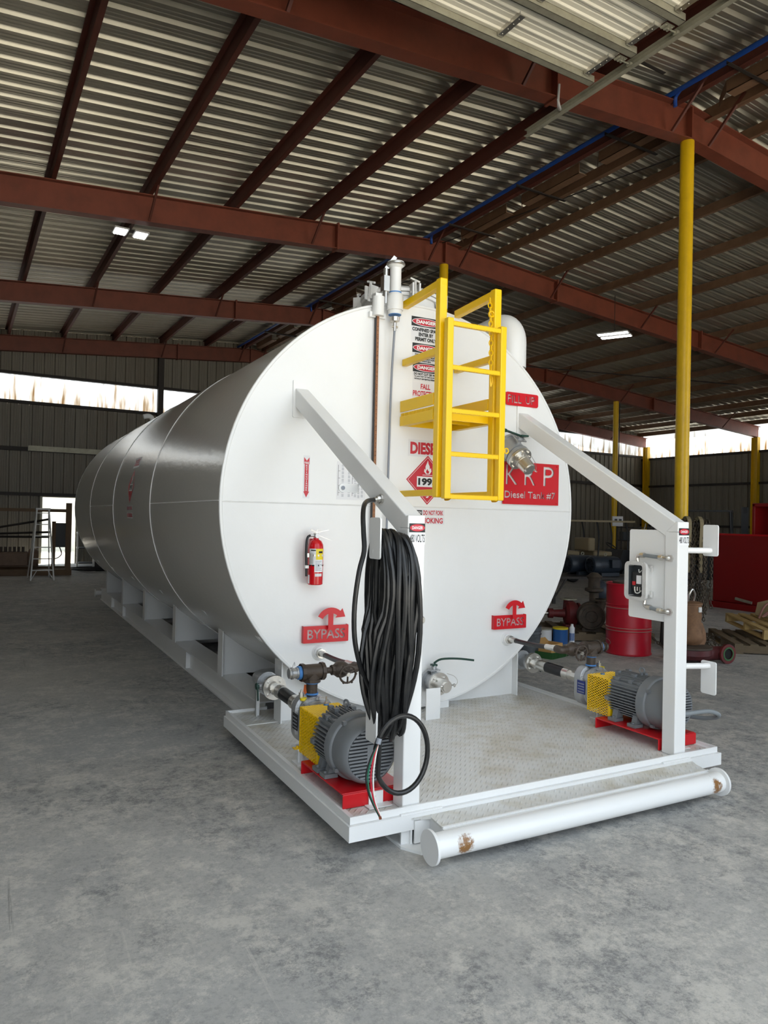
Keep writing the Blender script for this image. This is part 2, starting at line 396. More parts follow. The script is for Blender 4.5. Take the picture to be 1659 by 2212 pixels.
# roof sheeting with trapezoid ribs
def ribs(a, b, pitch=.305, h=.048):
    pr = []; y = a
    while y < b:
        pr += [(y, 0), (y+.055, 0), (y+.065, .007), (y+.08, .007), (y+.09, 0), (y+.125, 0), (y+.135, .007), (y+.15, .007), (y+.16, 0), (y+.20, 0), (y+.215, h), (y+.282, h)]; y += pitch
    pr.append((y, 0)); return pr
c = bm(); pr = ribs(Y0-.3, Y1+.2)
for xa, xb in ((XL-.3, XR), (XR, XE+.3)):
    v = []; f = []
    for (y, h) in pr:
        for x in (xa, xb): v.append((x, y, zb(x)+.70+h))
    for i in range(len(pr)-1): f.append((2*i, 2*i+1, 2*i+3, 2*i+2))
    c.add(v, f)
    c.add([(x, y, zb(x)+.80) for y in (Y0-.3, Y1+.3) for x in (xa, xb)], [(0, 1, 3, 2)])
c.build('ceiling', 'roof', kind='structure', smooth=False)
# wall sheeting
def wall_sheet(mb, a, b, fn, top):
    pr = ribs(a, b, .305, .03); pr = [(min(q, b), h) for q, h in pr]
    return pr
def sheet_x(mb, xa, xb, y, z0, z1, sgn=1):
    pr = [(min(q, xb), h) for q, h in ribs(xa, xb)]
    v = []; f = []
    for (x, h) in pr:
        v += [(x, y+sgn*h, z0), (x, y+sgn*h, z1 if z1 is not None else zb(x)+.70)]
    for i in range(len(pr)-1): f.append((2*i, 2*i+1, 2*i+3, 2*i+2))
    mb.add(v, f)
def sheet_y(mb, ya, yb, x, z0, z1, sgn=1):
    pr = [(min(q, yb), h) for q, h in ribs(ya, yb)]
    v = []; f = []
    for (y, h) in pr: v += [(x+sgn*h, y, z0), (x+sgn*h, y, z1)]
    for i in range(len(pr)-1): f.append((2*i, 2*i+1, 2*i+3, 2*i+2))
    mb.add(v, f)
ZS0, ZS1 = 5.02, 5.84
DX0, DX1, DZ = -.75, .22, 2.08
b = bm()
sheet_x(b, XL, DX0, Y1, 0, ZS0); sheet_x(b, DX0, DX1, Y1, DZ, ZS0); sheet_x(b, DX1, XE, Y1, 0, ZS0); sheet_x(b, XL, XE, Y1, ZS1, None)
b.build('wall_back', 'wall', kind='structure', smooth=False)
b = bm(); sheet_y(b, Y0, Y1, XE, 0, 4.9); b.build('wall_right', 'wall', kind='structure', smooth=False)
b = bm(); sheet_y(b, Y0, Y1, XL, 0, 4.9, -1); b.build('wall_left', 'wall', kind='structure', smooth=False)
FD0, FD1, FDZ = -5.2, 2.62, 6.1            # front door opening
b = bm(); sheet_x(b, XL, FD0, Y0, 0, None, -1); sheet_x(b, FD0, FD1, Y0, FDZ, None, -1); sheet_x(b, FD1, 7.0, Y0, 0, None, -1)
sheet_x(b, 7.0, 14.2, Y0, 5.4, None, -1); sheet_x(b, 14.2, XE, Y0, 0, None, -1)
b.build('wall_front', 'wall', kind='structure', smooth=False)
# translucent strips under the eaves
wi = 0
def pane(x0, x1, y0, y1, z0, z1):
    global wi; wi += 1
    return bm().box(x0, x1, y0, y1, z0, z1).build('window_%d' % wi, 'pane', kind='structure', smooth=False)
for xa, xb in ((XL, -5.2), (-5.2, 2.68), (2.86, 11.9), (11.9, 19), (19, XE)): pane(xa, xb-.03, Y1+.02, Y1+.025, ZS0, ZS1)
for k in range(4):
    ya, yb = (Y0, 2.1, 8.17, 14.24)[k], (2.1, 8.17, 14.24, Y1)[k]
    pane(XE+.02, XE+.025, ya+.02, yb-.02, 4.9, 6.1); pane(XL-.025, XL-.02, ya+.02, yb-.02, 4.9, 6.1)
# girts and trims
for i, (z, h) in enumerate(((3.55, .12), (ZS0-.03, .09), (ZS1+.03, .09), (2.16, .1))):
    t = bm()
    if z < 2.5: t.box(XL, DX1+.2, Y1-.16, Y1-.01, z-h/2, z+h/2)
    else: t.box(XL, XE, Y1-.14, Y1-.01, z-h/2, z+h/2)
    t.build('trim_%d' % (i+1), 'darksteel', kind='structure', smooth=False)
t = bm()
for z in (3.5, 4.86, 1.6): t.box(XE-.16, XE-.01, Y0, Y1, z-.05, z+.05)
t.build('trim_5', 'darksteel', kind='structure', smooth=False)
t = bm()
for z in (3.5, 4.86): t.box(XL+.01, XL+.16, Y0, Y1, z-.05, z+.05)
t.build('trim_6', 'darksteel', kind='structure', smooth=False)
bm().box(2.68, 2.86, Y1-.2, Y1-.02, 0, zb(2.7)).build('trim_7', 'darksteel', kind='structure', smooth=False)
bm().box(-1.2, 3.4, Y1-.2, Y1-.14, 3.5, 3.66).build('trim_8', 'galv', kind='structure', smooth=False)
# back doorway: frame, half-glazed look of bars, opening onto the bright yard
d = bm().box(DX0-.07, DX0, Y1-.1, Y1+.04, 0, DZ+.07).box(DX1, DX1+.07, Y1-.1, Y1+.04, 0, DZ+.07).box(DX0, DX1, Y1-.1, Y1+.04, DZ, DZ+.07)
d.build('door_1', 'galv', kind='structure', smooth=False)
yw = thing('yard_building', 'pale rendered building seen outside through the open back doorway', 'building', TB @ Vector((1.5, 29, -.02)), PSI)
MB(TM(yw)).box(-1.6, 5, 0, 4, 0, 3.4).build('wall', 'palewall', yw)
MB(TM(yw)).box(-1.7, 5.1, -.1, 4.1, 3.4, 3.6).build('roof', 'darksteel', yw)
# rafters (one I-section frame per bay), each with stiffeners and flange braces
names = ['nearest rust-red steel rafter overhead, above the roll-up door panels', 'rust-red steel rafter crossing over the tall yellow column by the raised door',
         'rust-red steel rafter passing just behind the ladder top with white scuffs', 'third rust-red rafter back, meeting the round column with a dark cable beside it', 'furthest rust-red rafter, against the back wall above the bright strip']
for k, y in enumerate(FR):
    r = thing('roof_rafter', names[k], 'beam', TB @ Vector((XR, y, 7.12)), PSI, 'rust-red roof rafters')
    T = TM(r)
    for side, (xa, xb) in enumerate(((XL-XR, 0), (0, XE-XR))):
        m = MB(T)
        def seg(z0, z1, hw):
            v = []
            for x in (xa, xb):
                zz = -SLP*abs(x)
                v += [(x, -hw, zz+z0), (x, hw, zz+z0), (x, hw, zz+z1), (x, -hw, zz+z1)]
            m.add(v, [(0, 3, 2, 1), (4, 5, 6, 7), (0, 1, 5, 4), (1, 2, 6, 5), (2, 3, 7, 6), (3, 0, 4, 7)])
        seg(0, .016, .10); seg(.46, .476, .10); seg(.016, .46, .005)
        for x in ([-.02, 3.2, 8.5, 14] if side else [-2.6, -8.5, -14]):
            zz = -SLP*abs(x); m.box(x-.012, x+.012, -.1, .1, zz, zz+.47)
            if abs(x) > 1:
                m.box(x-.02, x+.02, -.12, .12, zz-.02, zz+.50)
        m.build('web_and_flanges', 'beam', r)
    for x in ([-10.2, -6.2, -3.15, -.45, .35, 3.0, 6.1, 9.1, 12.2, 15.2, 18.2]):
        s = (-1 if x < 0 else 1); zz = -SLP*abs(x)
        MB(T).beam((x, -.09, zz+.02), (x+.05, -.62, zz+.58), .035, .035).build('flange_brace', 'purlin', r)
# columns
def column(x, y, label, r=.085, box=False, top=None):
    t = thing('yellow_column', label, 'column', TB @ Vector((x, y, 0)), PSI, 'yellow columns')
    h = (top or zb(x)) - .0
    m = MB(TM(t))
    if box: m.box(-.1, .1, -.14, -.12, 0, h).box(-.1, .1, .12, .14, 0, h).box(-.008, .008, -.12, .12, 0, h)
    else: m.cyl((0, 0, .015), (0, 0, h), r, seg=28)
    m.build('shaft', 'yellowdirt', t)
    MB(TM(t)).box(-.17, .17, -.17, .17, 0, .02).build('base_plate', 'yellowdirt', t)
    return t
column(XR, FR[1], 'tall round yellow column standing behind the right white post', .095)
column(XR, FR[2], 'round yellow column whose top shows just behind the yellow ladder', .095)
column(XR, FR[3], 'round yellow column hidden behind the tank under the third rafter', .095)
c3 = column(17.95, FR[3], 'thin-looking round yellow column with dark cable, left of the tall yellow one', .10)
MB(TM(c3)).tube([(.13, -.05, z) for z in (.3, 2, 4, 6.1)], .018, 6).build('cable_run', 'black', c3)
column(XE-.18, Y1-.35, 'yellow I-section column in the far corner of the shed', box=True)
column(XE-.18, FR[3], 'yellow I-section column on the right wall with a small bracket', box=True)
column(XE-.18, FR[2], 'yellow I-section column on the right wall nearer than the bracketed one', box=True)
column(17.95, FR[2], 'round yellow column beyond the right edge of the picture', .095)
# purlins
def zsec(mb, x, s, flip):
    z = zb(x)+.476
    mb.box(x-.003, x+.003, Y0, Y1, z, z+.2)
    mb.box(x-.065*s, x, Y0, Y1, z, z+.005) if s > 0 else mb.box(x, x+.065, Y0, Y1, z, z+.005)
    mb.box(x, x+.065*s, Y0, Y1, z+.195, z+.2) if s > 0 else mb.box(x-.065, x, Y0, Y1, z+.195, z+.2)
    mb.box(x-.065*s-.002, x-.065*s+.002, Y0, Y1, z, z+.02)
ords = ['first', 'second', 'third', 'fourth', 'fifth', 'sixth', 'seventh', 'eighth', 'ninth', 'tenth', 'eleventh', 'twelfth', 'thirteenth', 'fourteenth']
for k in range(10):
    x = XR-1.647-1.524*k; m = bm(); zsec(m, x, -1, 0)
    tag(m.build('roof_purlin', 'purlin', smooth=False), 'dark red roof purlin, %s to the left of the blue ridge pipe' % ords[k], 'purlin', 'purlins left of the ridge')
for k in range(13):
    x = XR+1.35+1.58*k
    if x > XE-.1: break
    m = bm(); zsec(m, x, 1, 0)
    tag(m.build('roof_purlin', 'purlin2', smooth=False), 'brown roof purlin, %s to the right of the ridge' % ords[k], 'purlin', 'purlins right of the ridge')
# ridge: red channel, blue pipe, tan trough beam and cross angles
for x, mt, lb in ((XR-.33, 'purlin', 'dark red ridge channel running beside the blue pipe'), (XR+.42, 'purlin2', 'brown ridge channel running to the right of the blue pipe')):
    m = bm(); z = zb(x)+.44
    m.box(x-.004, x+.004, Y0+.1, Y1-.1, z, z+.2).box(x-.05, x+.05, Y0+.1, Y1-.1, z, z+.008)
    tag(m.build('ridge_channel', mt, smooth=False), lb, 'beam')
m = bm()
m.cyl((XR-.47, Y0+.1, zb(XR)+.50), (XR-.47, Y1-.1, zb(XR)+.50), .035, seg=12)
bp = m.build('blue_pipe', 'blue'); tag(bp, 'long blue painted pipe running under the roof ridge', 'pipe')
for y in FR[1:4]:
    bm().tube([(XR-.47, y-.25, zb(XR)+.50), (XR-.42, y-.12, zb(XR)+.46), (XR-.40, y-.10, zb(XR)+.34)], .028, 8).build('elbow', 'blue', bp)
for k in range(2, 11):
    y = -2.9+2.02*k-.0
    m = bm(); m.box(XR-.62, XR+.52, y-.025, y+.025, zb(XR)+.36, zb(XR)+.37).box(XR-.62, XR+.52, y+.02, y+.025, zb(XR)+.36, zb(XR)+.41)
    if k < 9: tag(m.build('ridge_cross_bar', 'darksteel', smooth=False), 'dark angle bar crossing under the ridge, %s from the raised door' % ords[k-2], 'bar', 'ridge cross bars')
    else: m.build('trim_%d' % (k+10), 'darksteel', kind='structure', smooth=False)
segs = [(FR[0]+.2, FR[1]-.2), (FR[1]+.2, FR[2]-.2), (FR[2]+.2, FR[3]-.2), (FR[3]+.2, FR[4]-.2)]
sl_ = ['over the camera', 'between the nearest two rafters', 'behind the ladder top', 'deepest in the shed']
for k, (ya, yb) in enumerate(segs):
    m = bm(); z = zb(XR)+.40
    for q in range(3):
        a = ya+(yb-ya)*q/3; e = ya+(yb-ya)*(q+1)/3
        m.box(XR-.02, XR-.005, a+.02, e-.42, z, z+.17).box(XR-.02, XR+.16, a+.02, e-.42, z, z+.012)
        m.add([(XR-.02, e-.42, z), (XR-.02, e-.42, z+.17), (XR+.28, e-.1, z+.17), (XR+.28, e-.1, z+.04)], [(0, 1, 2, 3)])
    tag(m.build('ridge_trough', 'purlin2', smooth=False), 'tan brown stepped trough beam along the ridge, %s' % sl_[k], 'beam', 'ridge troughs')
m = bm()
for (xa, ya, xb, yb) in ((XR+.9, 3.0, XR-.1, 8.2), (XR+.9, 9.0, XR-.1, 14.2)): m.cyl((xa, ya, zb(xa)+.47), (xb, yb, zb(xb)+.44), .01, seg=6)
tag(m.build('bracing_rod', 'darksteel'), 'thin dark bracing rods running slantwise under the right roof slope', 'rod')
# conduit under right roof
m = bm()
m.cyl((11, 14.0, zb(11)-.02), (19.5, 10.5, zb(19.5)+.35), .02, seg=6)
tag(m.build('conduit', 'darksteel'), 'dark conduit hung under the far right roof slope', 'conduit')

# ------------------------------------------------ raised overhead door with its track
D = bpy.data.objects.new('door_2', None); COL.objects.link(D); D['kind'] = 'structure'
D.location = TB @ Vector((2.75, 1.06, 6.3)); D.rotation_euler = (0, 0, PSI); TD = TM(D)
SEC = .56; XW = 10.2
for k in range(11):
    ya = -SEC*(k+1); yb = -SEC*k-.008
    m = MB(TD); v = []; f = []; pr = []
    y = ya
    for q in range(4):
        w_ = (yb-ya)/4
        pr += [(y, .05), (y+w_*.35, .05), (y+w_*.45, .035), (y+w_*.55, .035), (y+w_*.62, .05), (y+w_*.85, .05), (y+w_*.92, .062)]; y += w_
    pr.append((yb, .05))
    for (yy, h) in pr: v += [(-XW, yy, h), (-.13, yy, h)]
    for i in range(len(pr)-1): f.append((2*i, 2*i+1, 2*i+3, 2*i+2))
    m.add(v, f); m.box(-XW, -.13, ya+.002, yb-.002, .064, .07)
    m.build('door_panel', 'doorsheet', D, smooth=False)
    m = MB(TD); y = yb-.12
    m.box(-XW, -.06, y-.035, y-.03, -.02, .05).box(-XW, -.06, y-.035, y+.045, -.02, -.015).box(-XW, -.06, y+.04, y+.045, -.02, .03)
    m.build('stiffening_strut', 'galv', D, smooth=False)
    for x in (-.2, -1.35, -2.5, -3.7, -5):
        m = MB(TD); m.box(x-.03, x+.03, ya+.05, yb-.17, .005, .012).box(x-.03, x-.026, ya+.05, yb-.17, .01, .05)
        for q in range(4): m.cyl((x, ya+.1+q*.08, .001), (x, ya+.1+q*.08, .006), .006, seg=6)
        m.build('stile', 'steel', D, smooth=False)
    m = MB(TD); m.box(-.17, -.06, ya-.045, ya+.035, -.005, .004); 
    for q in range(3): m.cyl((-.16+q*.04, ya-.03, -.006), (-.16+q*.04, ya+.03, -.006), .012, seg=8)
    m.cyl((-.12, ya, -.01), (.03, ya, -.01), .008, seg=8); m.cyl((.0, ya, -.01), (.035, ya, -.01), .028, seg=14)
    m.build('roller_hinge', 'galv', D)
m = MB(TD)
m.box(.05, .055, -6, 1.02, -.045, .03).box(.0, .055, -6, 1.02, -.05, -.045).box(.01, .055, -6, 1.02, .028, .033)
m.box(.06, .11, -6, .62, .02, .026).box(.06, .066, -6, .62, -.04, .026)
m.build('track', 'galv', D, smooth=False)
m = MB(TD); m.tube([(.02, .45, .30), (.02, .46, .1), (.02, .45, .02), (.0, .40, -.02), (-.05, .37, .0), (-.07, .37, .06)], .014, 6)
m.build('end_stop', 'alu', D)
m = MB(TD).box(.06, .5, -.62, -.58, .03, .036).box(.06, .5, -.585, -.58, .03, .07)
m.build('hanger_angle', 'darksteel', D, smooth=False)

# ------------------------------------------------ ceiling lights
def high_bay(loc, rz, label, n, ln):
    t = thing('ceiling_light', label, 'light', TB @ Vector(loc), PSI+rz); T = TM(t)
    MB(T).box(-.1, .1, -.03, .03, .03, .07).cyl((0, 0, .05), (0, 0, zb(loc[0])+.55-loc[2]), .008, seg=6).build('hanger', 'darksteel', t)
    for s in (-1, 1):
        MB(T).box(s*.17-.12, s*.17+.12, -ln/2, ln/2, .012, .04).build('housing', 'alu', t)
        for q in range(n):
            x = s*.17+(-.5+(q+.5)/n)*.2
            MB(T).box(x-.2/n*.36, x+.2/n*.36, -ln/2+.02, ln/2-.02, .0, .013).build('led_strip', 'led', t)
high_bay((-.50, 8.72, 6.55), .0, 'bright twin-panel light under the left roof, behind the second rafter', 4, .32)
high_bay((10.9, 8.05, 6.27), .5, 'bright twin-tube light hanging under the right roof slope', 1, .75)

# ================================================================== TANK (world frame: head plane y = 0, axis +y)
R = 1.524; ZC = 1.720; LT = 9.76
def AX(u, v): return (u, 0, v)
tank = thing('storage_tank', 'huge white horizontal diesel tank on a long white skid with front deck', 'tank', (0, 0, 0))
N = 128
def ring(y, r): return [(r*math.sin(2*PI*i/N), y, ZC+r*math.cos(2*PI*i/N)) for i in range(N)]
m = MB()
ys = [0.012]
for k in range(4):
    a = 2.44*k; ys += [a+.02, a+.6, a+1.2, a+1.8, a+2.42]
rr = []
for k in range(4):
    a = 2.44*k
    for y in (a+.012, a+.81, a+1.63, a+2.43): rr.append(ring(y, R))
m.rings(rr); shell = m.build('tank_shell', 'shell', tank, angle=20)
for k in (1, 2, 3):
    MB().torus((0, 2.44*k, ZC), (0, 1, 0), R+.001, .0055, N, 5).build('ring_weld', 'weld', shell)
for s in (-1, 1):
    for a, z in ((0, 0), (2.44*2, .0)):
        MB().tube([(s*(R+.001), a+.02, ZC+z), (s*(R+.001), a+2.42, ZC+z)], .005, 5).build('seam_weld', 'weld', shell)
m = MB()                                                    # front head, overlapping the shell edge slightly
m.lathe([(R+.004, .012), (R+.006, 0.004), (R+.002, -.004), (R-.012, -.006), (R-.018, 0), (.02, 0)], (0, 0, ZC), (0, 1, 0), N)
head = m.build('tank_head', 'white', tank, angle=25)
MB().tube([(-R+.01, -.002, ZC-.005), (R-.01, -.002, ZC-.005)], .005, 5).build('seam_weld', 'white', head)
MB().lathe([(R, 0), (R+.004, .01), (.02, .03)], (0, LT-.02, ZC), (0, 1, 0), 64).build('rear_head', 'white', tank, angle=25)

# skid rails
for s in (-1, 1):
    for (ya, yb, zt) in ((-1.74, .48, .168), (.48, 9.8, .207)):
        m = MB()
        pl = [(s*1.04, ya+(.10 if ya < 0 else 0)), (s*.98, ya), (s*.78, ya), (s*.78, yb), (s*1.04, yb)]
        m.prism(pl, lambda a, b, t: (a, b, .014*t))
        m.box(min(s*1.04, s*.80), max(s*1.04, s*.80), ya+.1, yb, zt-.012, zt)
        m.box(min(s*.985, s*.975), max(s*.985, s*.975), ya+.1, yb, .014, zt-.012)
        m.build('skid_rail', 'white', tank, angle=20)
    m = MB()
    for ya, yb in ((2.95, 5.30), (8.42, 9.72)): m.box(min(s*1.03, s*1.022), max(s*1.03, s*1.022), ya, yb, .014, .195)
    for y in (-1.62, 2.95, 5.3, 7.2, 8.42, 9.72, .3): m.box(min(s*1.03, s*.985), max(s*1.03, s*.985), y-.005, y+.005, .014, .2 if y > .4 else .16)
    m.build_each('rail_side_plate', 'white', tank)
for y in (-1.0, -.2, 1.0, 2.5, 4.4, 6.3, 8.1, 9.6):
    MB().box(-.98, .98, y-.05, y+.05, .02, .165).build('cross_member', 'white', tank)
for y in (.14, 1.63, 3.5, 5.35, 7.2, 8.99):
    z0 = .207 if y > 1 else .172
    m = MB(); pts = [(-1.03, z0), (1.03, z0)]
    for i in range(25):
        x = 1.03-2.06*i/24; pts.append((x, ZC-math.sqrt(R*R-x*x)-.002))
    pts = [p for p in pts]
    # plate following the tank underside
    xs = [1.03-2.06*i/24 for i in range(25)]
    v = []; f = []
    for yy in (y-.005, y+.005):
        for x in xs: v += [(x, yy, z0), (x, yy, max(z0+.001, ZC-math.sqrt(R*R-x*x)+.004))]
    for i in range(24):
        a = 2*i; f += [(a, a+1, a+3, a+2), (50+a, 50+a+2, 50+a+3, 50+a+1)]
    f += [(0, 50, 51, 1)]; m.add(v, f)
    sd = m.build('saddle_plate', 'white', tank, smooth=False)
    for s in (-1, 1):
        zt = ZC-math.sqrt(R*R-1.03**2)
        MB().box(min(s*1.03, s*1.04), max(s*1.03, s*1.04), y-.07, y+.07, z0, zt+.01).build('saddle_flange', 'white', sd)
    for s in (-1, 1):
        MB().beam((s*1.035, y-.005, zt+.012), (s*1.20, y-.005, ZC-math.sqrt(R*R-1.2**2)+.004), .09, .012, (s*-.6, 0, .8)).build('wear_strip', 'white', sd)
for s in (-1, 1):
    m = MB(); m.lathe([(.045, 0), (.045, .10), (.075, .10), (.075, .115)], (s*1.0, 10.0, .10), (s, 0, 0), 20); m.build('rear_pipe_stub', 'white', tank)
MB().cyl((-1.0, 10.0, .10), (1.0, 10.0, .10), .045).build('rear_roll_pipe', 'white', tank)

# front deck
dk = MB().box(-1.29, 1.29, -1.60, .47, .160, .175).build('deck_plate', 'deck', tank, smooth=False)
m = MB()
for s in (-1, 1):                                          # perimeter channel (s) and raised angle lip
    a, b = sorted((s*1.325, s*1.25)); m.box(a+(.0101 if s < 0 else 0), b-(.0101 if s > 0 else 0), -1.6349, .4699, .0851, .090).box(a+(.0101 if s < 0 else 0), b-(.0101 if s > 0 else 0), -1.6349, .4699, .154, .1595)
    a, b = sorted((s*1.325, s*1.315)); m.box(a, b, -1.645, .48, .085, .160)
m.box(-1.3149, 1.3149, -1.645, -1.635, .085, .160).box(-1.2499, 1.2499, -1.6349, -1.58, .154, .1595).box(-1.2499, 1.2499, -1.6349, -1.58, .0851, .09)
m.box(-1.3149, 1.3149, .47, .48, .085, .16)
m.build('deck_channel', 'white', dk)
m = MB()
for s in (-1, 1):
    a, b = sorted((s*1.312, s*1.300)); m.box(a, b, -1.6125, .4675, .1605, .196)
    a, b = sorted((s*1.2999, s*1.27)); m.box(a, b, -1.6125, .4675, .1755, .180)
m.box(-1.312, 1.312, -1.625, -1.613, .1605, .196).box(-1.312, -1.0, .468, .48, .1605, .196).box(1.0, 1.312, .468, .48, .1605, .196)
m.build('deck_lip', 'white', dk)
MB().box(-1.29, -1.04, .12, .126, .175, .178).build('deck_seam_weld', 'weld', dk)
# step in front with roll pipe
def stained_pipe():
    m = mat('worn_white_pipe', (.80, .80, .79), .28); nt = m.node_tree; N = nt.nodes.new; L = nt.links.new; b = nt.nodes['Principled BSDF']
    tc = N('ShaderNodeTexCoord'); last = None
    n = N('ShaderNodeTexNoise'); n.inputs['Scale'].default_value = 22; n.inputs['Detail'].default_value = 8; n.inputs['Roughness'].default_value = .75; L(tc.outputs['Object'], n.inputs['Vector'])
    for cx, sz in ((-.86, .10), (.90, .085)):
        mp = N('ShaderNodeMapping'); mp.inputs['Location'].default_value = (-cx/sz, 0, -.105/.11); mp.inputs['Scale'].default_value = (1/sz, 0, 1/.11); L(tc.outputs['Object'], mp.inputs[0])
        g_ = N('ShaderNodeTexGradient'); g_.gradient_type = 'SPHERICAL'; L(mp.outputs[0], g_.inputs[0])
        if last is None: last = g_.outputs[1]
        else:
            a = N('ShaderNodeMath'); a.operation = 'MAXIMUM'; L(last, a.inputs[0]); L(g_.outputs[1], a.inputs[1]); last = a.outputs[0]
    mu = N('ShaderNodeMath'); mu.operation = 'MULTIPLY'; L(last, mu.inputs[0]); L(n.outputs[0], mu.inputs[1])
    r = N('ShaderNodeValToRGB'); r.color_ramp.elements[0].position = .27; r.color_ramp.elements[1].position = .36; r.color_ramp.elements[0].color = (.80, .80, .79, 1); r.color_ramp.elements[1].color = lin('8a6238'); L(mu.outputs[0], r.inputs[0]); L(r.outputs[0], b.inputs['Base Color'])
    return m
m = MB(); pl = [(-.985, -1.6455), (-.89, -1.675), (-.905, -1.80), (.99, -1.80), (1.02, -1.70), (1.05, -1.6455)]
m.prism(pl, lambda a, b, t: (a, b, .134+.010*t)); st = m.build('step_plate', 'deck', tank, smooth=False)
m = MB(); m.box(-.908, .995, -1.812, -1.8005, .126, .150).box(-.908, .995, -1.824, -1.8125, .118, .140); m.build('step_edge_bar', 'weld', st)
m = MB().cyl((-1.015, -1.885, .105), (.975, -1.885, .105), .058, seg=32)
rp = m.build('roll_pipe', stained_pipe(), tank)
for x, d in ((-1.015, -1), (.975, 1)): MB().cyl((x, -1.885, .105), (x+d*.014, -1.885, .105), .080, seg=32).build('end_cap', 'white', rp)
m = MB()
for x in (-.88, 0, .9): m.box(x-.005, x+.005, -1.83, -1.656, .02, .13)
m.box(-.97, .97, -1.6555, -1.6458, .02, .13)
m.build_each('step_gusset', 'white', st)

# posts, braces, pads
for s in (-1, 1):
    x0, x1 = (-1.015, -.915) if s < 0 else (.935, 1.035)
    m = MB(); m.box(x0, x1, -1.605, -1.505, .175, 1.575)
    v = [(x, y, z) for x in (x0, x1) for (y, z) in ((-1.605, 1.575), (-1.605, 1.632), (-1.505, 1.575))]
    m.add([(x0, -1.605, 1.575), (x0, -1.505, 1.575), (x0, -1.585, 1.64), (x0, -1.605, 1.64), (x1, -1.605, 1.575), (x1, -1.505, 1.575), (x1, -1.585, 1.64), (x1, -1.605, 1.64)],
          [(0, 1, 2, 3), (7, 6, 5, 4), (0, 4, 5, 1), (2, 6, 7, 3), (0, 3, 7, 4), (1, 5, 6, 2)])
    post = m.build('post', 'white', tank, bevel=.006, smooth=False)
    m = MB(); m.prism([(-1.590, 1.632), (-.004, 2.515), (-.004, 2.388), (-1.507, 1.545)], lambda a, b, t: (x0+.0015+(x1-x0-.003)*t, a, b))
    br = m.build('brace', 'white', post, bevel=.006, smooth=False)
    MB().prism(rrect(x0-.015, x1+.035, 2.31, 2.57, .01), lambda a, b, t: (a, -.010*t, b)).build('brace_pad', 'white', tank, smooth=False)
    # cable hooks: rod and end plate, upper and lower
    for zr, za, zbb in ((1.46, 1.425, 1.625), (.725, .545, .755)):
        xo = s*1.21; yo = -1.63
        MB().cyl((x1 if s > 0 else x0, yo+.06, zr), (xo, yo, zr), .019, seg=14).build('hook_rod', 'white', post)
        MB().prism(rrect(yo-.055, yo+.055, za, zbb, .014), lambda a, b, t: (xo-.004+.008*t, a, b)).build('hook_plate', 'white', post, smooth=False)
    # 480 volts sticker on the front face
    cx = (x0+x1)/2; F = lambda d: (lambda u, v: (u, -1.605-d, v))
    m = MB(); m.prism([(x0+.006, 1.492), (x1-.002, 1.492), (x1-.002, 1.600), (x0+.006, 1.600)], lambda a, b, t: (a, -1.6065-.0008*t, b))
    m.mat(1).prism([(x0+.006, 1.555), (x1-.002, 1.555), (x1-.002, 1.600), (x0+.006, 1.600)], lambda a, b, t: (a, -1.607-.0008*t, b))
    m.mat(2).prism(circle2(cx+.003, 1.578, .043, .018), lambda a, b, t: (a, -1.6075-.0008*t, b))
    m.mat(3); put_text(m, 'DANGER', F(.0042), cx-.028, cx+.034, 1.570, 1.586)
    m.mat(1); put_text(m, '480 VOLTS', F(.0030), cx-.040, cx+.046, 1.505, 1.545, .012)
    m.build('voltage_sticker', ['paper', 'ink', 'pink', 'paper'], post, smooth=False)
# lug and cable gland on the left brace
m = MB(); m.prism([(-1.10, 1.765), (-1.0, 1.765), (-1.0, 1.815), (-1.10, 1.815)] , lambda a, b, t: (a, -1.0-.008*t, b))
m.prism(circle2(-1.10, 1.79, .025, .025, 20), lambda a, b, t: (a, -1.0-.0085*t, b)); lug = m.build('brace_lug', 'white', tank, smooth=False)
MB().cyl((-1.10, -1.012, 1.79), (-1.10, -1.004, 1.79), .012, seg=12).build('lug_hole', 'inkgrey', lug)
m = MB(); m.cyl((-1.015, -1.32, 1.725), (-1.028, -1.32, 1.725), .026, seg=8).cyl((-1.028, -1.32, 1.725), (-1.045, -1.32, 1.722), .019, seg=8).cyl((-1.045, -1.32, 1.722), (-1.062, -1.322, 1.718), .015, seg=12)
m.build('cable_gland', 'steel', tank)
MB().box(-1.0, -.93, -1.5, -1.46, 1.38, 1.56).build('post_gusset', 'white', tank)

# switch panel plate on the right post
m = MB(); m.prism(rrect(-1.508, -1.205, 1.0, 1.585, .015), lambda a, b, t: (.945+.008*t, a, b)); pn = m.build('panel_plate', 'white', tank, smooth=False)
MB().tube([(.943, -1.506, 1.0+.58*i/30+random.uniform(-.002, .002)) for i in range(31)], .004, 5).build('panel_weld', 'weld', pn)
m = MB(); yc, zc = -1.332, 1.25
m.lathe([(.0, 0)], (0, 0, 0)) if False else None
def rr_ring(x, hw, hh, r): return [(x, yc-a, zc+b) for a, b in rrect(-hw, hw, -hh, hh, r, 4)]
m.rings([rr_ring(.945, .064, .098, .02), rr_ring(.885, .068, .102, .022), rr_ring(.882, .090, .125, .034), rr_ring(.862, .090, .125, .034)], caps=False)
ro = rr_ring(.862, .090, .125, .034); ri = rr_ring(.862, .059, .103, .014); rb = rr_ring(.915, .059, .103, .014)
m.rings([ro, ri, rb], caps=False); m.add(rb, [tuple(range(len(rb)))])
for sy in (-1, 1):
    for sz in (-1, 1):
        m.box(.925, .94, yc+sy*.058-.02, yc+sy*.058+.02, zc+sz*.085-.02, zc+sz*.085+.02).cyl((.915, yc+sy*.07, zc+sz*.095), (.94, yc+sy*.07, zc+sz*.095), .010, seg=8)
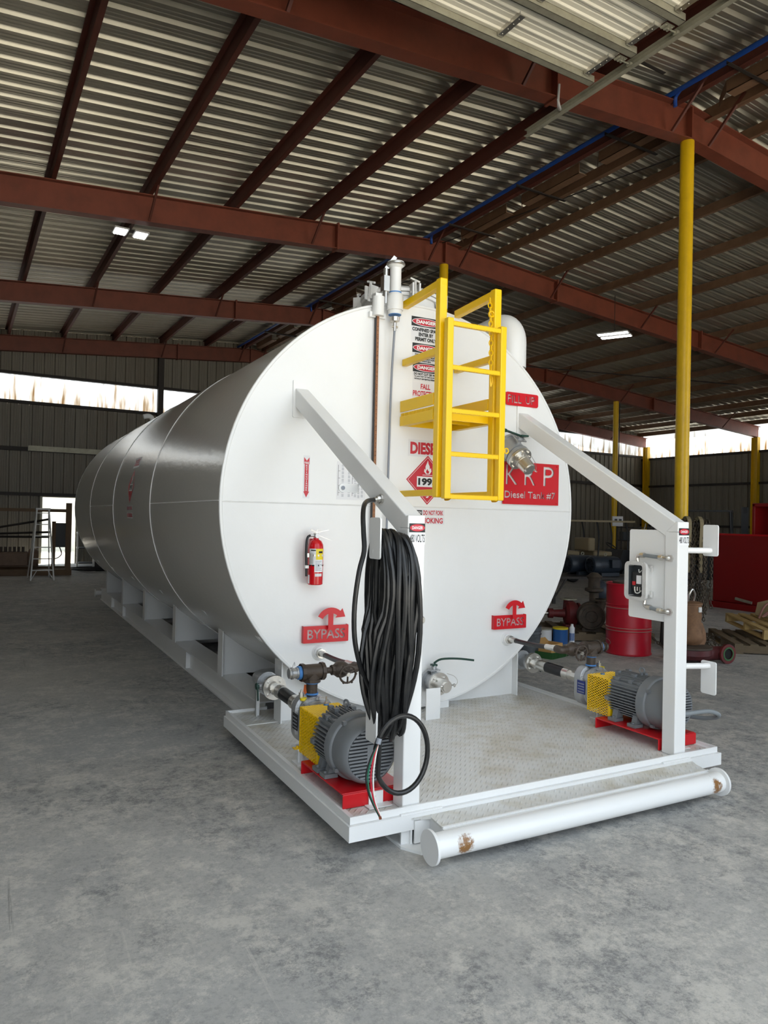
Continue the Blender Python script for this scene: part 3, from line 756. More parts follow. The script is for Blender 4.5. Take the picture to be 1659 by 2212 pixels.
for a in range(12):
    q = 2*PI*a/12; py = max(-.077, min(.077, .12*math.cos(q))); pz = max(-.113, min(.113, .16*math.sin(q)))
    m.cyl((.8615, yc+py, zc+pz), (.858, yc+py, zc+pz), .0035, seg=6)
sb = thing('breaker_box', 'cast aluminium open breaker enclosure mounted on the plate of the right white post', 'electrical box', (.94, yc, 1.17))
m.build('housing', 'alu', sb, angle=30)
m = MB(); m.box(.884, .910, yc-.042, yc+.044, zc-.055, zc+.055)
m.mat(1).box(.880, .8838, yc-.036, yc+.004, zc-.02, zc+.035)
m.mat(2).box(.879, .8838, yc+.014, yc+.038, zc-.030, zc-.006)
m.mat(3)
for q in range(3): m.cyl((.882, yc-.025+q*.022, zc-.04), (.882, yc-.025+q*.022, zc-.066), .004, seg=6)
m.build('breaker', ['black', 'paper', 'red', 'steel'], sb)
m = MB(); m.tube([(.885, yc+.02, zc-.06), (.875, yc+.005, zc-.078), (.875, yc-.02, zc-.078), (.885, yc-.032, zc-.062)], .004, 6)
m.tube([(.885, yc-.01, zc+.075), (.88, yc-.02, zc+.055), (.885, yc-.035, zc+.07)], .003, 6).build_each('lead_wire', 'wwhite', sb)
m = MB().box(.911, .914, yc-.058, yc+.058, zc-.102, zc+.102).box(.868, .911, yc-.0585, yc-.0575, zc-.098, zc+.098).box(.868, .911, yc+.0575, yc+.0585, zc-.098, zc+.098).box(.868, .911, yc-.05, yc+.05, zc-.1025, zc-.1015).box(.868, .911, yc-.05, yc+.05, zc+.1015, zc+.1025); m.build('back_plate', 'greydark', sb)
m = MB()
m.cyl((.915, yc+.03, zc+.11), (.915, yc+.03, zc+.135), .013).tube([(.915, yc+.03, zc+.135), (.915, yc+.028, zc+.155), (.915, yc+.005, zc+.168), (.915, yc-.01, zc+.168)], .014, 10)
m.cyl((.915, yc-.035, zc-.11), (.915, yc-.035, zc-.14), .013).tube([(.915, yc-.035, zc-.14), (.915, yc-.038, zc-.155), (.915, yc-.055, zc-.166), (.915, yc-.07, zc-.168)], .014, 10)
for y, z in ((yc-.01, zc+.168), (yc-.068, zc-.168), (-1.49, zc+.160), (-1.485, zc-.178)): m.cyl((.915, y+.01, z), (.915, y-.018, z), .018, seg=8)
for z in (zc+.158, zc-.180): m.tube([(.915, -1.50, z), (.917, -1.535, z), (.938, -1.55, z)], .015, 10).cyl((.934, -1.553, z), (.922, -1.553, z), .024, seg=6)
m.build_each('conduit_fitting', 'steel', sb)
m = MB(); m.tube([(.915, yc-.02, zc+.168), (.915, -1.49, zc+.160)], .0125, 10).tube([(.915, yc-.08, zc-.168), (.915, -1.485, zc-.178)], .0125, 10)
m.build_each('conduit', 'conduit', sb)

# gauge board and tube, vents, manhole
m = MB(); m.box(-.405, -.385, -.035, -.012, .20, 3.16); gb = m.build('gauge_board', 'wood_red', tank, smooth=False)
MB().box(-.412, -.4055, -.034, -.012, .23, 3.16).build('gauge_strip', 'black', gb)
m = MB()
for k in range(95): m.cyl((-.395, -.0355, .25+k*.0305), (-.395, -.037, .25+k*.0305), .0028, seg=5)
m.build('gauge_mark', 'ink', gb, kind='stuff')
m = MB(); m.cyl((-.395, -.035, 3.10), (-.395, -.035, 3.24), .045, seg=20).box(-.42, -.37, -.04, .03, 3.24, 3.27); m.box(-.46, -.33, -.03, .02, 3.09, 3.13)
m.build('gauge_cap', 'white', tank)
MB().box(-.42, -.37, -.04, -.005, .42, .43).build('gauge_clip', 'white', gb)
m = MB(); m.lathe([(.05, 3.12), (.052, 3.15), (.06, 3.15), (.06, 3.25), (.052, 3.27), (.042, 3.28), (.042, 3.46), (.055, 3.475), (.062, 3.48), (.062, 3.505), (.045, 3.51)], (-.275, -.07, 0), (0, 0, 1), 24)
vp = m.build('float_housing', 'white', tank)
m = MB(); m.torus((-.275, -.07, 3.49), (0, 0, 1), .058, .012, 20, 8).lathe([(.038, 3.10), (.034, 3.07), (.014, 3.06), (.012, 3.0)], (-.275, -.07, 0), (0, 0, 1), 14)
m.cyl((-.30, -.07, 3.03), (-.25, -.07, 3.03), .008, seg=8); m.build('coupling', 'steel', vp)
MB().cyl((-.275, -.07, 3.116), (-.275, -.07, 3.124), .047, seg=20).build('thread_tape', 'tape', vp)
MB().cyl((-.275, -.07, 3.275), (-.275, -.07, 3.285), .046, seg=20).build('thread_tape', 'tape', vp)
MB().tube([(-.275, -.07, 3.0), (-.282, -.05, 2.6), (-.285, -.035, 1.8), (-.29, -.035, .9), (-.3, -.03, .35)], .0085, 8).build('sight_tube', 'inkgrey', vp)
MB().cyl((-.275, -.07, 3.2), (-.27, .16, 3.2), .03).build('side_nipple', 'white', vp)
mx, my = .15, .62
m = MB(); m.lathe([(.30, 3.12), (.30, 3.42), (.325, 3.42), (.325, 3.445)], (mx, my, 0), (0, 0, 1), 40); mh = m.build('manhole_neck', 'white', tank)
m = MB(); m.lathe([(.335, 3.45), (.335, 3.475), (.30, 3.50), (.15, 3.53), (.01, 3.54)], (mx, my, 0), (0, 0, 1), 40); m.build('manhole_lid', 'white', mh)
for k in range(6):
    a = k*PI/3+.35; ca, sa = math.cos(a), math.sin(a); q = .36
    m = MB(Matrix.Translation((mx, my, 0)) @ Matrix.Rotation(a, 4, 'Z'))
    m.box(.31, .40, -.035, -.022, 3.39, 3.50).box(.31, .40, .022, .035, 3.39, 3.50).cyl((.37, -.045, 3.43), (.37, .045, 3.43), .012, seg=8).cyl((.385, 0, 3.37), (.365, 0, 3.53), .011, seg=8)
    m.cyl((.36, -.04, 3.545), (.36, .04, 3.52), .009, seg=8)
    m.build('lid_clamp', 'white' if k % 2 else 'alu', mh)
m = MB(); m.cyl((-.17, .28, 3.2), (-.17, .28, 3.58), .02).beam((-.17, .28, 3.58), (-.10, .26, 3.68), .02, .03).box(-.2, -.14, .25, .31, 3.40, 3.52); m.build('vent_latch', 'steel', mh)
m = MB(); m.tube([(.95, 1.0, 2.85), (.95, .85, 3.12), (.95, .75, 3.21), (.95, .62, 3.25), (.95, .30, 3.265)]+[(.95, .27-.16*math.sin(a*PI/16), 3.105+.16*math.cos(a*PI/16)) for a in range(9)]+[(.95, .11, 2.9)], .115, 28)
m.build('vent_elbow', 'white', tank)
m = MB(); m.tube([(-.3, 9.1, 3.15), (-.3, 9.1, 3.36), (-.36, 9.1, 3.42), (-.46, 9.1, 3.40)], .045, 12).cyl((-.3, 8.2, 3.15), (-.3, 8.2, 3.33), .03); m.build_each('rear_vent', 'white', tank)
MB().tube([(-.3, 6.4, 3.17), (-.3, 6.4, 3.27)], .03, 10).build('top_nipple', 'white', tank)
# drain foot, base strips
MB().box(-.06, .06, -.27, -.262, .175, .40).build('drain_support', 'white', tank)
MB().box(.18, .30, -.02, -.005, .175, .225).build('base_tab', 'white', tank)
for s in (-1, 1):
    m = MB(); m.box(s*1.12-.015, s*1.12+.015, .335, .345, .175, .40).box(s*1.12-.015, s*1.12-.010, .31, .345, .175, .40); m.build('valve_support', 'white', tank)
# spots where fittings leave the head
for x, z, r in ((-.79, .665, .045), (.866, .665, .045)):
    m = MB(); m.lathe([(r+.012, 0), (r, -.012), (r, -.02)], (x, 0, z), (0, 1, 0), 24); m.build('hose_port', 'white', tank)
for i, (x, z) in enumerate(((.035, .86),)):
    m = MB(); m.lathe([(.03, 0), (.03, -.03), (.02, -.04)], (x, 0, z), (0, 1, 0), 16); m.build('plug', 'steel', tank)

# ------------------------------------------------ stickers on the head
def FF(d): return lambda u, v: (u, -.0012-d, v)
def patch(m, x0, x1, z0, z1, d=0, mi=0): m.mat(mi).prism([(x0, z0), (x1, z0), (x1, z1), (x0, z1)], lambda a, b, t: (a, -.0004-d-.0006*t, b))
def danger(x0, x1, z0, z1, lines, name='danger_sticker', extra=None):
    m = MB(); patch(m, x0, x1, z0, z1); h = .072; patch(m, x0, x1, z1-h, z1, .0006, 1)
    cx = (x0+x1)/2; m.mat(3).prism(circle2(cx, z1-h/2, (x1-x0)*.485, h*.41), lambda a, b, t: (a, -.0016-.0004*t, b))
    m.mat(2).prism(circle2(cx, z1-h/2, (x1-x0)*.465, h*.35), lambda a, b, t: (a, -.0022-.0004*t, b))
    m.mat(3); put_text(m, 'DANGER', FF(.0022), cx-(x1-x0)*.34, cx+(x1-x0)*.34, z1-h*.69, z1-h*.31, .05)
    for (s, wd, za, zz) in lines:
        m.mat(1); put_text(m, s, FF(.001), cx-wd/2, cx+wd/2, za, zz, .05)
    return m.build(name, ['clear', 'ink', 'pink', 'paper'], head, smooth=False)
X0, X1 = -.092, .168
danger(X0, X1, 2.965, 3.158, [('CONFINED SPACE', .245, 3.048, 3.076), ('ENTER BY', .13, 3.012, 3.040), ('PERMIT ONLY', .19, 2.975, 3.004)])
danger(X0+.012, X1, 2.815, 2.958, [('DO NOT ENTER OR', .20, 2.864, 2.880), ('LIFT TANK WITH', .22, 2.848, 2.862), ('LIQUID CONTAINED', .22, 2.832, 2.846), ('WITHIN', .08, 2.818, 2.830)])
danger(X0+.02, X1, 2.668, 2.812, [('DO NOT CUT OR WELD', .22, 2.716, 2.735), ('TO ANY PART OF THIS EQUIPMENT', .215, 2.699, 2.711), ('WITHOUT KRP RENTALS PERMISSION', .215, 2.682, 2.694)])
m = MB(); patch(m, X0+.02, X1, 2.545, 2.664); m.mat(1); put_text(m, 'FALL', FF(.001), .0, .085, 2.612, 2.652, .03); put_text(m, 'PROTECTION', FF(.001), -.068, .155, 2.556, 2.598, .03)
m.build('fall_protection_sticker', ['clear', 'redink'], head, smooth=False)
m = MB(); patch(m, -.098, .25, 2.098, 2.225); m.mat(1); put_text(m, 'DIESEL', FF(.001), -.08, .19, 2.115, 2.208, .05); m.build('diesel_sticker', ['clear', 'redink'], head, smooth=False)
def placard(fn, name, parent, cx, cz, h):
    """fn(u, v, d) maps plane offsets to space"""
    m = MB()
    def poly(pts, mi, d):
        m.mat(mi); n = len(pts); m.add([fn(cx+a, cz+b, d) for a, b in pts], [tuple(range(n))])
    def dia(r): 
        q = []
        for (a, b), (c_, e) in zip(((0, r), (-r, 0), (0, -r), (r, 0)), ((-r, 0), (0, -r), (r, 0), (0, r))): q += [(a+(c_-a)*i/6, b+(e-b)*i/6) for i in range(6)]
        return q
    poly(dia(h), 0, .0008); 
    for k in range(4):      # thin white inner line
        a = PI/2*k; r = h*.93; p0 = (r*math.cos(a), r*math.sin(a)); p1 = (r*math.cos(a+PI/2), r*math.sin(a+PI/2)); e = .015*h
        q = (1-e/h*1.4)
        poly([p0, p1, (p1[0]*q, p1[1]*q), (p0[0]*q, p0[1]*q)], 1, .0014)
    poly([(-.50*h, -.28*h), (.50*h, -.28*h), (.50*h, .14*h), (-.50*h, .14*h)], 1, .0016)
    m.mat(2); put_text(m, '1993', lambda u, v: fn(u, v, .0024), cx-.44*h, cx+.44*h, cz-.22*h, cz+.08*h, .05)
    fl = [(-.08, .24), (-.19, .34), (-.17, .46), (-.11, .40), (-.12, .55), (-.04, .70), (.0, .80), (.04, .66), (.10, .56), (.11, .44), (.17, .50), (.20, .36), (.10, .24)]
    poly([(a*h*.9, b*h) for a, b in fl], 1, .0016); poly([(-.05*h, .27*h), (-.08*h, .36*h), (-.01*h, .46*h), (.02*h, .38*h), (.07*h, .36*h), (.05*h, .27*h)], 0, .0022)
    poly([(-.24*h, .19*h), (.24*h, .19*h), (.24*h, .21*h), (-.24*h, .21*h)], 1, .0016)
    m.mat(1); put_text(m, '3', lambda u, v: fn(u, v, .0018), cx-.06*h, cx+.06*h, cz-.72*h, cz-.54*h, .04)
    return m.build(name, ['pink', 'paper', 'ink'], parent, smooth=False)
M['pink'].node_tree.nodes['Principled BSDF'].inputs['Base Color'].default_value = lin('c01a30')
placard(lambda u, v, d: (u, -.0004-d, v), 'hazard_placard', head, .077, 1.922, .188)
m = MB(); patch(m, -.10, .236, 1.648, 1.702); m.mat(1); put_text(m, 'DO NOT FORK', FF(.001), .045, .225, 1.655, 1.692, .03)
m.mat(2); patch(m, -.06, .035, 1.655, 1.692, .0006, 2); m.mat(0); put_text(m, 'CAUTION', FF(.0022), -.05, .028, 1.664, 1.684, .02)
patch(m, -.09, .236, 1.585, 1.642, 0, 0); m.mat(1); put_text(m, 'NO SMOKING', FF(.001), -.075, .222, 1.592, 1.635, .03)
m.build('do_not_fork_sticker', ['clear', 'redink', 'ink'], head, smooth=False)
m = MB(); patch(m, -.940, -.890, 1.752, 2.052)
m.mat(1).prism([(-.935, 2.04), (-.915, 2.015), (-.895, 2.04), (-.895, 1.99), (-.9, 1.99), (-.9, 1.80), (-.893, 1.80), (-.915, 1.758), (-.937, 1.80), (-.93, 1.80), (-.93, 1.99), (-.935, 1.99)], lambda a, b, t: (a, -.0014-.0004*t, b))
m.mat(0); put_text(m, 'FIRE', FF(.0016), -.932, -.898, 1.992, 2.008)
for k, ch in enumerate('EXTINGUISHER'): put_text(m, ch, FF(.0016), -.921 if ch != 'I' else -.917, -.909 if ch != 'I' else -.913, 1.975-k*.0155, 1.986-k*.0155)
m.build('fire_extinguisher_sticker', ['clear', 'redink'], head, smooth=False)
m = MB(); patch(m, -.682, -.452, 1.752, 2.025)
for cxx in (-.672, -.560):
    patch(m, cxx, cxx+.0022, 1.78, 2.0, .0006, 1)
    for k in range(4): patch(m, cxx, cxx+.016, 1.80+k*.052, 1.802+k*.052, .0006, 1)
for k in range(44):
    z = 1.768+k*.0054
    for cxx in (-.635, -.585, -.535, -.508, -.480): 
        if (k*7+int(cxx*1000)) % 5: patch(m, cxx-.009, cxx+.008, z, z+.0022, .0006, 2)
put_text(m.mat(1), 'DIESEL TANK', FF(.001), -.60, -.51, 2.006, 2.014)
m.build('gauge_chart', ['clear', 'ink', 'inkgrey'], head, smooth=False)
# placard set on the shell flank, wrapped on the curve
def SHELL(u, v, d):
    a = (v-1.72)/R; return (-(R+.0005+d)*math.cos(a), u, ZC+(R+.0005+d)*math.sin(a))
placard(lambda u, v, d: SHELL(2*3.62-u, v, d+.001), 'hazard_placard', shell, 3.62, 1.92, .19)
m = MB()
def sp_(m, y0, y1, v0, v1, mi, d=.0006):
    m.mat(mi).add([SHELL(y1, v0, d), SHELL(y0, v0, d), SHELL(y0, v1, d), SHELL(y1, v1, d)], [(0, 1, 2, 3)])
sp_(m, 3.42, 3.80, 2.13, 2.25, 0); put_text(m.mat(1), 'DIESEL', lambda u, v: SHELL(2*3.61-u, v, .0014), 3.46, 3.76, 2.15, 2.23, .05); m.build('diesel_sticker', ['clear', 'redink'], shell, smooth=False)
m = MB(); sp_(m, 3.44, 3.80, 1.655, 1.705, 0); put_text(m.mat(1), 'DO NOT FORK', lambda u, v: SHELL(2*3.62-u, v, .0014), 3.46, 3.78, 1.662, 1.698, .04)
sp_(m, 3.44, 3.80, 1.57, 1.63, 0); put_text(m.mat(1), 'NO SMOKING', lambda u, v: SHELL(2*3.62-u, v, .0014), 3.46, 3.78, 1.58, 1.622, .04)
m.build('no_smoking_sticker', ['clear', 'redink'], shell, smooth=False)

# ================================================================== LADDER
ld = thing('access_ladder', 'yellow steel ladder with railed platform fixed to the tank head', 'ladder', (.1, -.3, 1.77))
XS = ((-.178, -.118), (.285, .345))
for x0, x1 in XS:
    MB().box(x0, x1, -.535, -.475, 1.775, 3.285).build('rail_post', 'yellow', ld, bevel=.008, smooth=False)
    xm = (x0+x1)/2
    zc_ = ZC+math.sqrt(R*R-xm*xm)
    MB().beam((xm, -.535, 3.255), (xm, -.0, 3.225), .05, .055).build('top_rail', 'yellow', ld, bevel=.006, smooth=False)
    MB().beam((xm, -.475, 2.79), (xm, -.006, 2.79), .045, .05).build('mid_rail', 'yellow', ld, bevel=.006, smooth=False)
    MB().beam((xm, -.475, 1.81), (xm, -.006, 1.81), .045, .045).build('standoff', 'yellow', ld, bevel=.006, smooth=False)
    MB().box(x0+.0, x0+.008, -.4695, -.006, 2.418, 2.50).build('toe_board', 'yellow', ld, smooth=False)
    m = MB(); m.box(x0, x0+.008, -.4695, -.006, 2.315, 2.385).box(x0+.0081, x1, -.4695, -.0145, 2.316, 2.322)
    m.build('platform_angle', 'yellow', ld, smooth=False)
m = MB(); m.box(-.165, .34, -.478, -.470, 2.319, 2.384).box(-.165, .34, -.014, -.0065, 2.317, 2.384).box(-.17, .34, -.25, -.243, 2.33, 2.38)
m.build('platform_angle', 'yellow', ld, smooth=False)
gr = MB()
for k in range(17): x = -.165+.5*k/16; gr.box(x-.002, x+.002, -.468, -.016, 2.36, 2.392)
for k in range(24): y = -.46+.44*k/23; gr.box(-.174, .341, y-.0045, y+.0045, 2.3865, 2.408)
gr.build('grating', 'yellow', ld, smooth=False)
for x0, x1 in ((-.165, -.115), (.282, .332)):
    MB().box(x0, x1, -.62, -.57, 1.765, 2.995).build('stile', 'yellow', ld, bevel=.007, smooth=False)
for z in (2.965, 2.665, 2.37, 2.075, 1.785):
    m = MB(); m.box(-.115, .282, -.612, -.578, z-.018, z+.008)
    for k in range(34): m.box(-.11+k*.0115, -.105+k*.0115, -.614, -.576, z+.006, z+.012); m.box(-.11+k*.0115, -.105+k*.0115, -.6135, -.609, z-.022, z-.012)
    m.build('rung', 'yellow', ld, smooth=False)
m = MB()
for x in (-.10, .30): m.prism(circle2(0, 0, .022, .03, 12), lambda a, b, t: (x+a*.4, -.56+b-.015+.03*t, 1.775+a)).tube([(x, -.6, 1.80), (x+.01, -.575, 1.77), (x, -.54, 1.80)], .008, 6)
m.build_each('hinge_lug', 'yellow', ld)
def chain_geo(m, pts, L=.03, w=.010, r=.0028, rs=5):
    pts = [Vector(p) for p in pts]; d = []; n = 0
    for a, b in zip(pts, pts[1:]):
        ln = (b-a).length; k = max(1, int(ln/(L*.72))); u = (b-a).normalized(); s1 = u.cross(Vector((.3, .8, .1))).normalized(); s2 = u.cross(s1)
        for i in range(k):
            c_ = a+(b-a)*((i+.5)/k); s_ = s1 if n % 2 else s2; n += 1
            m.tube([c_+u*math.cos(q)*L*.5+s_*math.sin(q)*w for q in [2*PI*j/8 for j in range(8)]], r, rs, True)
    return m
m = chain_geo(MB(), [(.27, -.49, 3.22), (.265, -.52, 2.98), (.262, -.53, 2.66)], .045, .014, .004)
m.build('chain', 'yellow', ld)
m = MB(); m.torus((.268, -.52, 3.10), (0, 1, 0), .02, .005).tube([(.262, -.53, 2.68), (.255, -.535, 2.63), (.262, -.535, 2.58), (.272, -.535, 2.62), (.265, -.53, 2.68)], .007, 6); m.build('snap_hook', 'yellow', ld)
m = MB(); m.torus((.36, -.60, 2.12), (0, 1, 0), .018, .005).tube([(.34, -.595, 2.12), (.36, -.59, 2.12)], .006, 6); m.build('latch_ring', 'yellow', ld)

# ================================================================== SIGNS (plates with cut-through letters)
def cut_sign(name, label, x0, z0, wd, h, texts, y, depth, rects, parent=None):
    vs, fs = cut_plate(texts, rects, wd, h)
    m = MB(); m.add([(x0+a, y-c_, z0+b) for a, b, c_ in vs], fs)
    return m
t = thing('name_sign', 'large square red plate sign reading KRP Diesel Tank #7 on the tank head', 'sign', (1.075, -.02, 1.76))
wd, h = .585, .345
m = cut_sign('', '', .783, 1.762, wd, h, [('K', .03, .15, .16, .32, .0), ('R', .22, .335, .16, .32, .0), ('P', .42, .535, .16, .32, .0), ('Diesel Tank #7', .02, .555, .045, .108, .025)], -.014, .004, [[(0, 0), (wd, 0), (wd, h), (0, h)]])
m.build('plate', 'redsign', t, smooth=False)
m = MB()
for x in (.80, 1.35):
    for z in (1.78, 2.09): m.cyl((x, 0, z), (x, -.020, z), .008, seg=8)
m.build_each('stud', 'redsign', t)
t = thing('fill_up_sign', 'small red FILL UP sign with rounded corners, right of the ladder', 'sign', (.96, -.02, 2.57))
wd, h = .335, .108
m = cut_sign('', '', .797, 2.566, wd, h, [('FILL', .022, .165, .022, .087, .01), ('UP', .205, .30, .022, .087, .01)], -.013, .004, [rrect(0, wd, 0, h, .018)])
m.build('plate', 'redsign', t, smooth=False)
m = MB(); m.box(.80, 1.13, -.013, 0, 2.666, 2.670); m.build_each('return_flange', 'redsign', t, smooth=False)
def bypass(x0, z0, wd, label):
    t = thing('bypass_sign', label, 'sign', (x0+wd/2, -.04, z0)); k = wd/.345; h = .118*k
    m = cut_sign('', '', x0, z0, wd, h, [('BYPASS', .030*k, .318*k, .024*k, .094*k, .018)], -.032, .004, [rrect(0, wd, 0, h, .006)])
    m.build('letter_plate', 'redsign', t, smooth=False)
    m = MB(); m.box(x0, x0+.004, -.0295, 0, z0, z0+h).box(x0+wd-.004, x0+wd, -.0295, 0, z0, z0+h); m.build_each('box_side', 'redsign', t, smooth=False)
    cx = x0+wd*.56
    m = MB(); m.box(cx-.019*k, cx+.019*k, -.062, -.058, z0+h*.75, z0+.215*k); m.build('arrow_stem', 'redsign', t, smooth=False)
    pl = []; c0 = (cx+.0*k, z0+.135*k)
    for i in range(11): a = math.radians(152-i*10.2); pl.append((c0[0]+.112*k*math.cos(a), c0[1]+.112*k*math.sin(a)))
    a0 = math.radians(50); hd = [(c0[0]+.135*k*math.cos(a0), c0[1]+.135*k*math.sin(a0)), (c0[0]+.118*k*math.cos(math.radians(22)), c0[1]+.118*k*math.sin(math.radians(22))), (c0[0]+.052*k*math.cos(a0), c0[1]+.052*k*math.sin(a0))]
    inner = []
    for i in range(11): a = math.radians(50+i*10.2); inner.append((c0[0]+.072*k*math.cos(a), c0[1]+.072*k*math.sin(a)))
    m = MB(); m.prism(pl+hd+inner, lambda a, b, t_: (a, -.0625-.004*t_, b)); m.build('arrow', 'redsign', t, smooth=False)
bypass(-.925, .742, .345, 'red BYPASS box sign with curved arrow under the fire extinguisher')
bypass(.708, .752, .325, 'smaller-looking red BYPASS box sign with arrow, right of the left white post')

# ================================================================== FIRE EXTINGUISHER
fx, fy = -.868, -.085
t = thing('fire_extinguisher', 'red fire extinguisher with labels hung on the tank head', 'fire extinguisher', (fx, fy, 1.155))
MB().lathe([(.045, 1.155), (.052, 1.16), (.053, 1.20), (.053, 1.41), (.050, 1.435), (.038, 1.458), (.020, 1.468), (.018, 1.48)], (fx, fy, 0), (0, 0, 1), 32).build('cylinder', mat('extinguisher_red', 'c8101c', .2), t)
def wrap(m, a0, a1, z0, z1, mi, r=.0536):
    m.mat(mi); n = 10; v = []
    for i in range(n+1):
        a = math.radians(a0+(a1-a0)*i/n)
        for z in (z0, z1): v.append((fx+r*math.sin(a), fy-r*math.cos(a), z))
    m.add(v, [(2*i, 2*i+2, 2*i+3, 2*i+1) for i in range(n)])
m = MB(); wrap(m, -75, 35, 1.295, 1.405, 0); wrap(m, -20, 45, 1.33, 1.405, 1, .0539); wrap(m, -30, 40, 1.245, 1.33, 2, .0542); wrap(m, -25, 30, 1.215, 1.235, 0, .0539)
for k in range(9): wrap(m, -24, 30-(k*13) % 20, 1.255+k*.008, 1.258+k*.008, 3, .0546)
wrap(m, -60, -22, 1.39, 1.398, 4, .0546); wrap(m, 0, 35, 1.375, 1.388, 4, .0546); wrap(m, -90, -70, 1.165, 1.225, 2)
wrap(m, -72, -40, 1.30, 1.375, 5, .0540)
m.build('label', ['clear', 'yellink', 'paper', 'inkgrey', 'ink', 'alu'], t)
m = MB(); wrap(m, -178, 178, 1.352, 1.366, 0, .0556); m.box(fx-.07, fx-.05, fy-.01, fy+.01, 1.345, 1.372); wrap(m, -178, 178, 1.285, 1.295, 1, .0553); m.build('strap', ['steel', 'ink'], t)
m = MB(); m.box(fx-.012, fx+.012, 0-.03, 0, 1.25, 1.47).box(fx-.012, fx+.012, fy+.05, -.02, 1.35, 1.37); m.build('wall_bracket', 'red', t, smooth=False)
m = MB(); m.cyl((fx, fy, 1.478), (fx, fy, 1.51), .018).cyl((fx-.045, fy, 1.495), (fx, fy, 1.495), .009, seg=10); m.build('valve_head', 'steel', t)
m = MB(); m.beam((fx-.005, fy-.01, 1.515), (fx+.075, fy-.05, 1.535), .018, .003).beam((fx, fy-.01, 1.50), (fx+.09, fy-.045, 1.465), .018, .004).beam((fx-.04, fy, 1.535), (fx, fy-.01, 1.515), .018, .01)
m.build('handle', 'steel', t, smooth=False)
m = MB(); m.cyl((fx+.0, fy-.018, 1.493), (fx+.0, fy-.028, 1.493), .016, seg=16); m.build('pressure_gauge', 'paper', t)
MB().torus((fx+.01, fy-.02, 1.525), (0, 1, 0), .012, .0015, 14, 5).build('pull_pin', 'steel', t)
m = MB(); m.tube([(fx-.04, fy, 1.495), (fx-.062, fy-.005, 1.485), (fx-.073, fy-.01, 1.45), (fx-.075, fy-.01, 1.38), (fx-.072, fy-.01, 1.30), (fx-.07, fy-.01, 1.215)], .0085, 10); m.build('discharge_hose', 'black', t)
MB().box(fx-.083, fx-.058, fy-.022, fy+.002, 1.27, 1.29).build('hose_clip', 'alu', t)

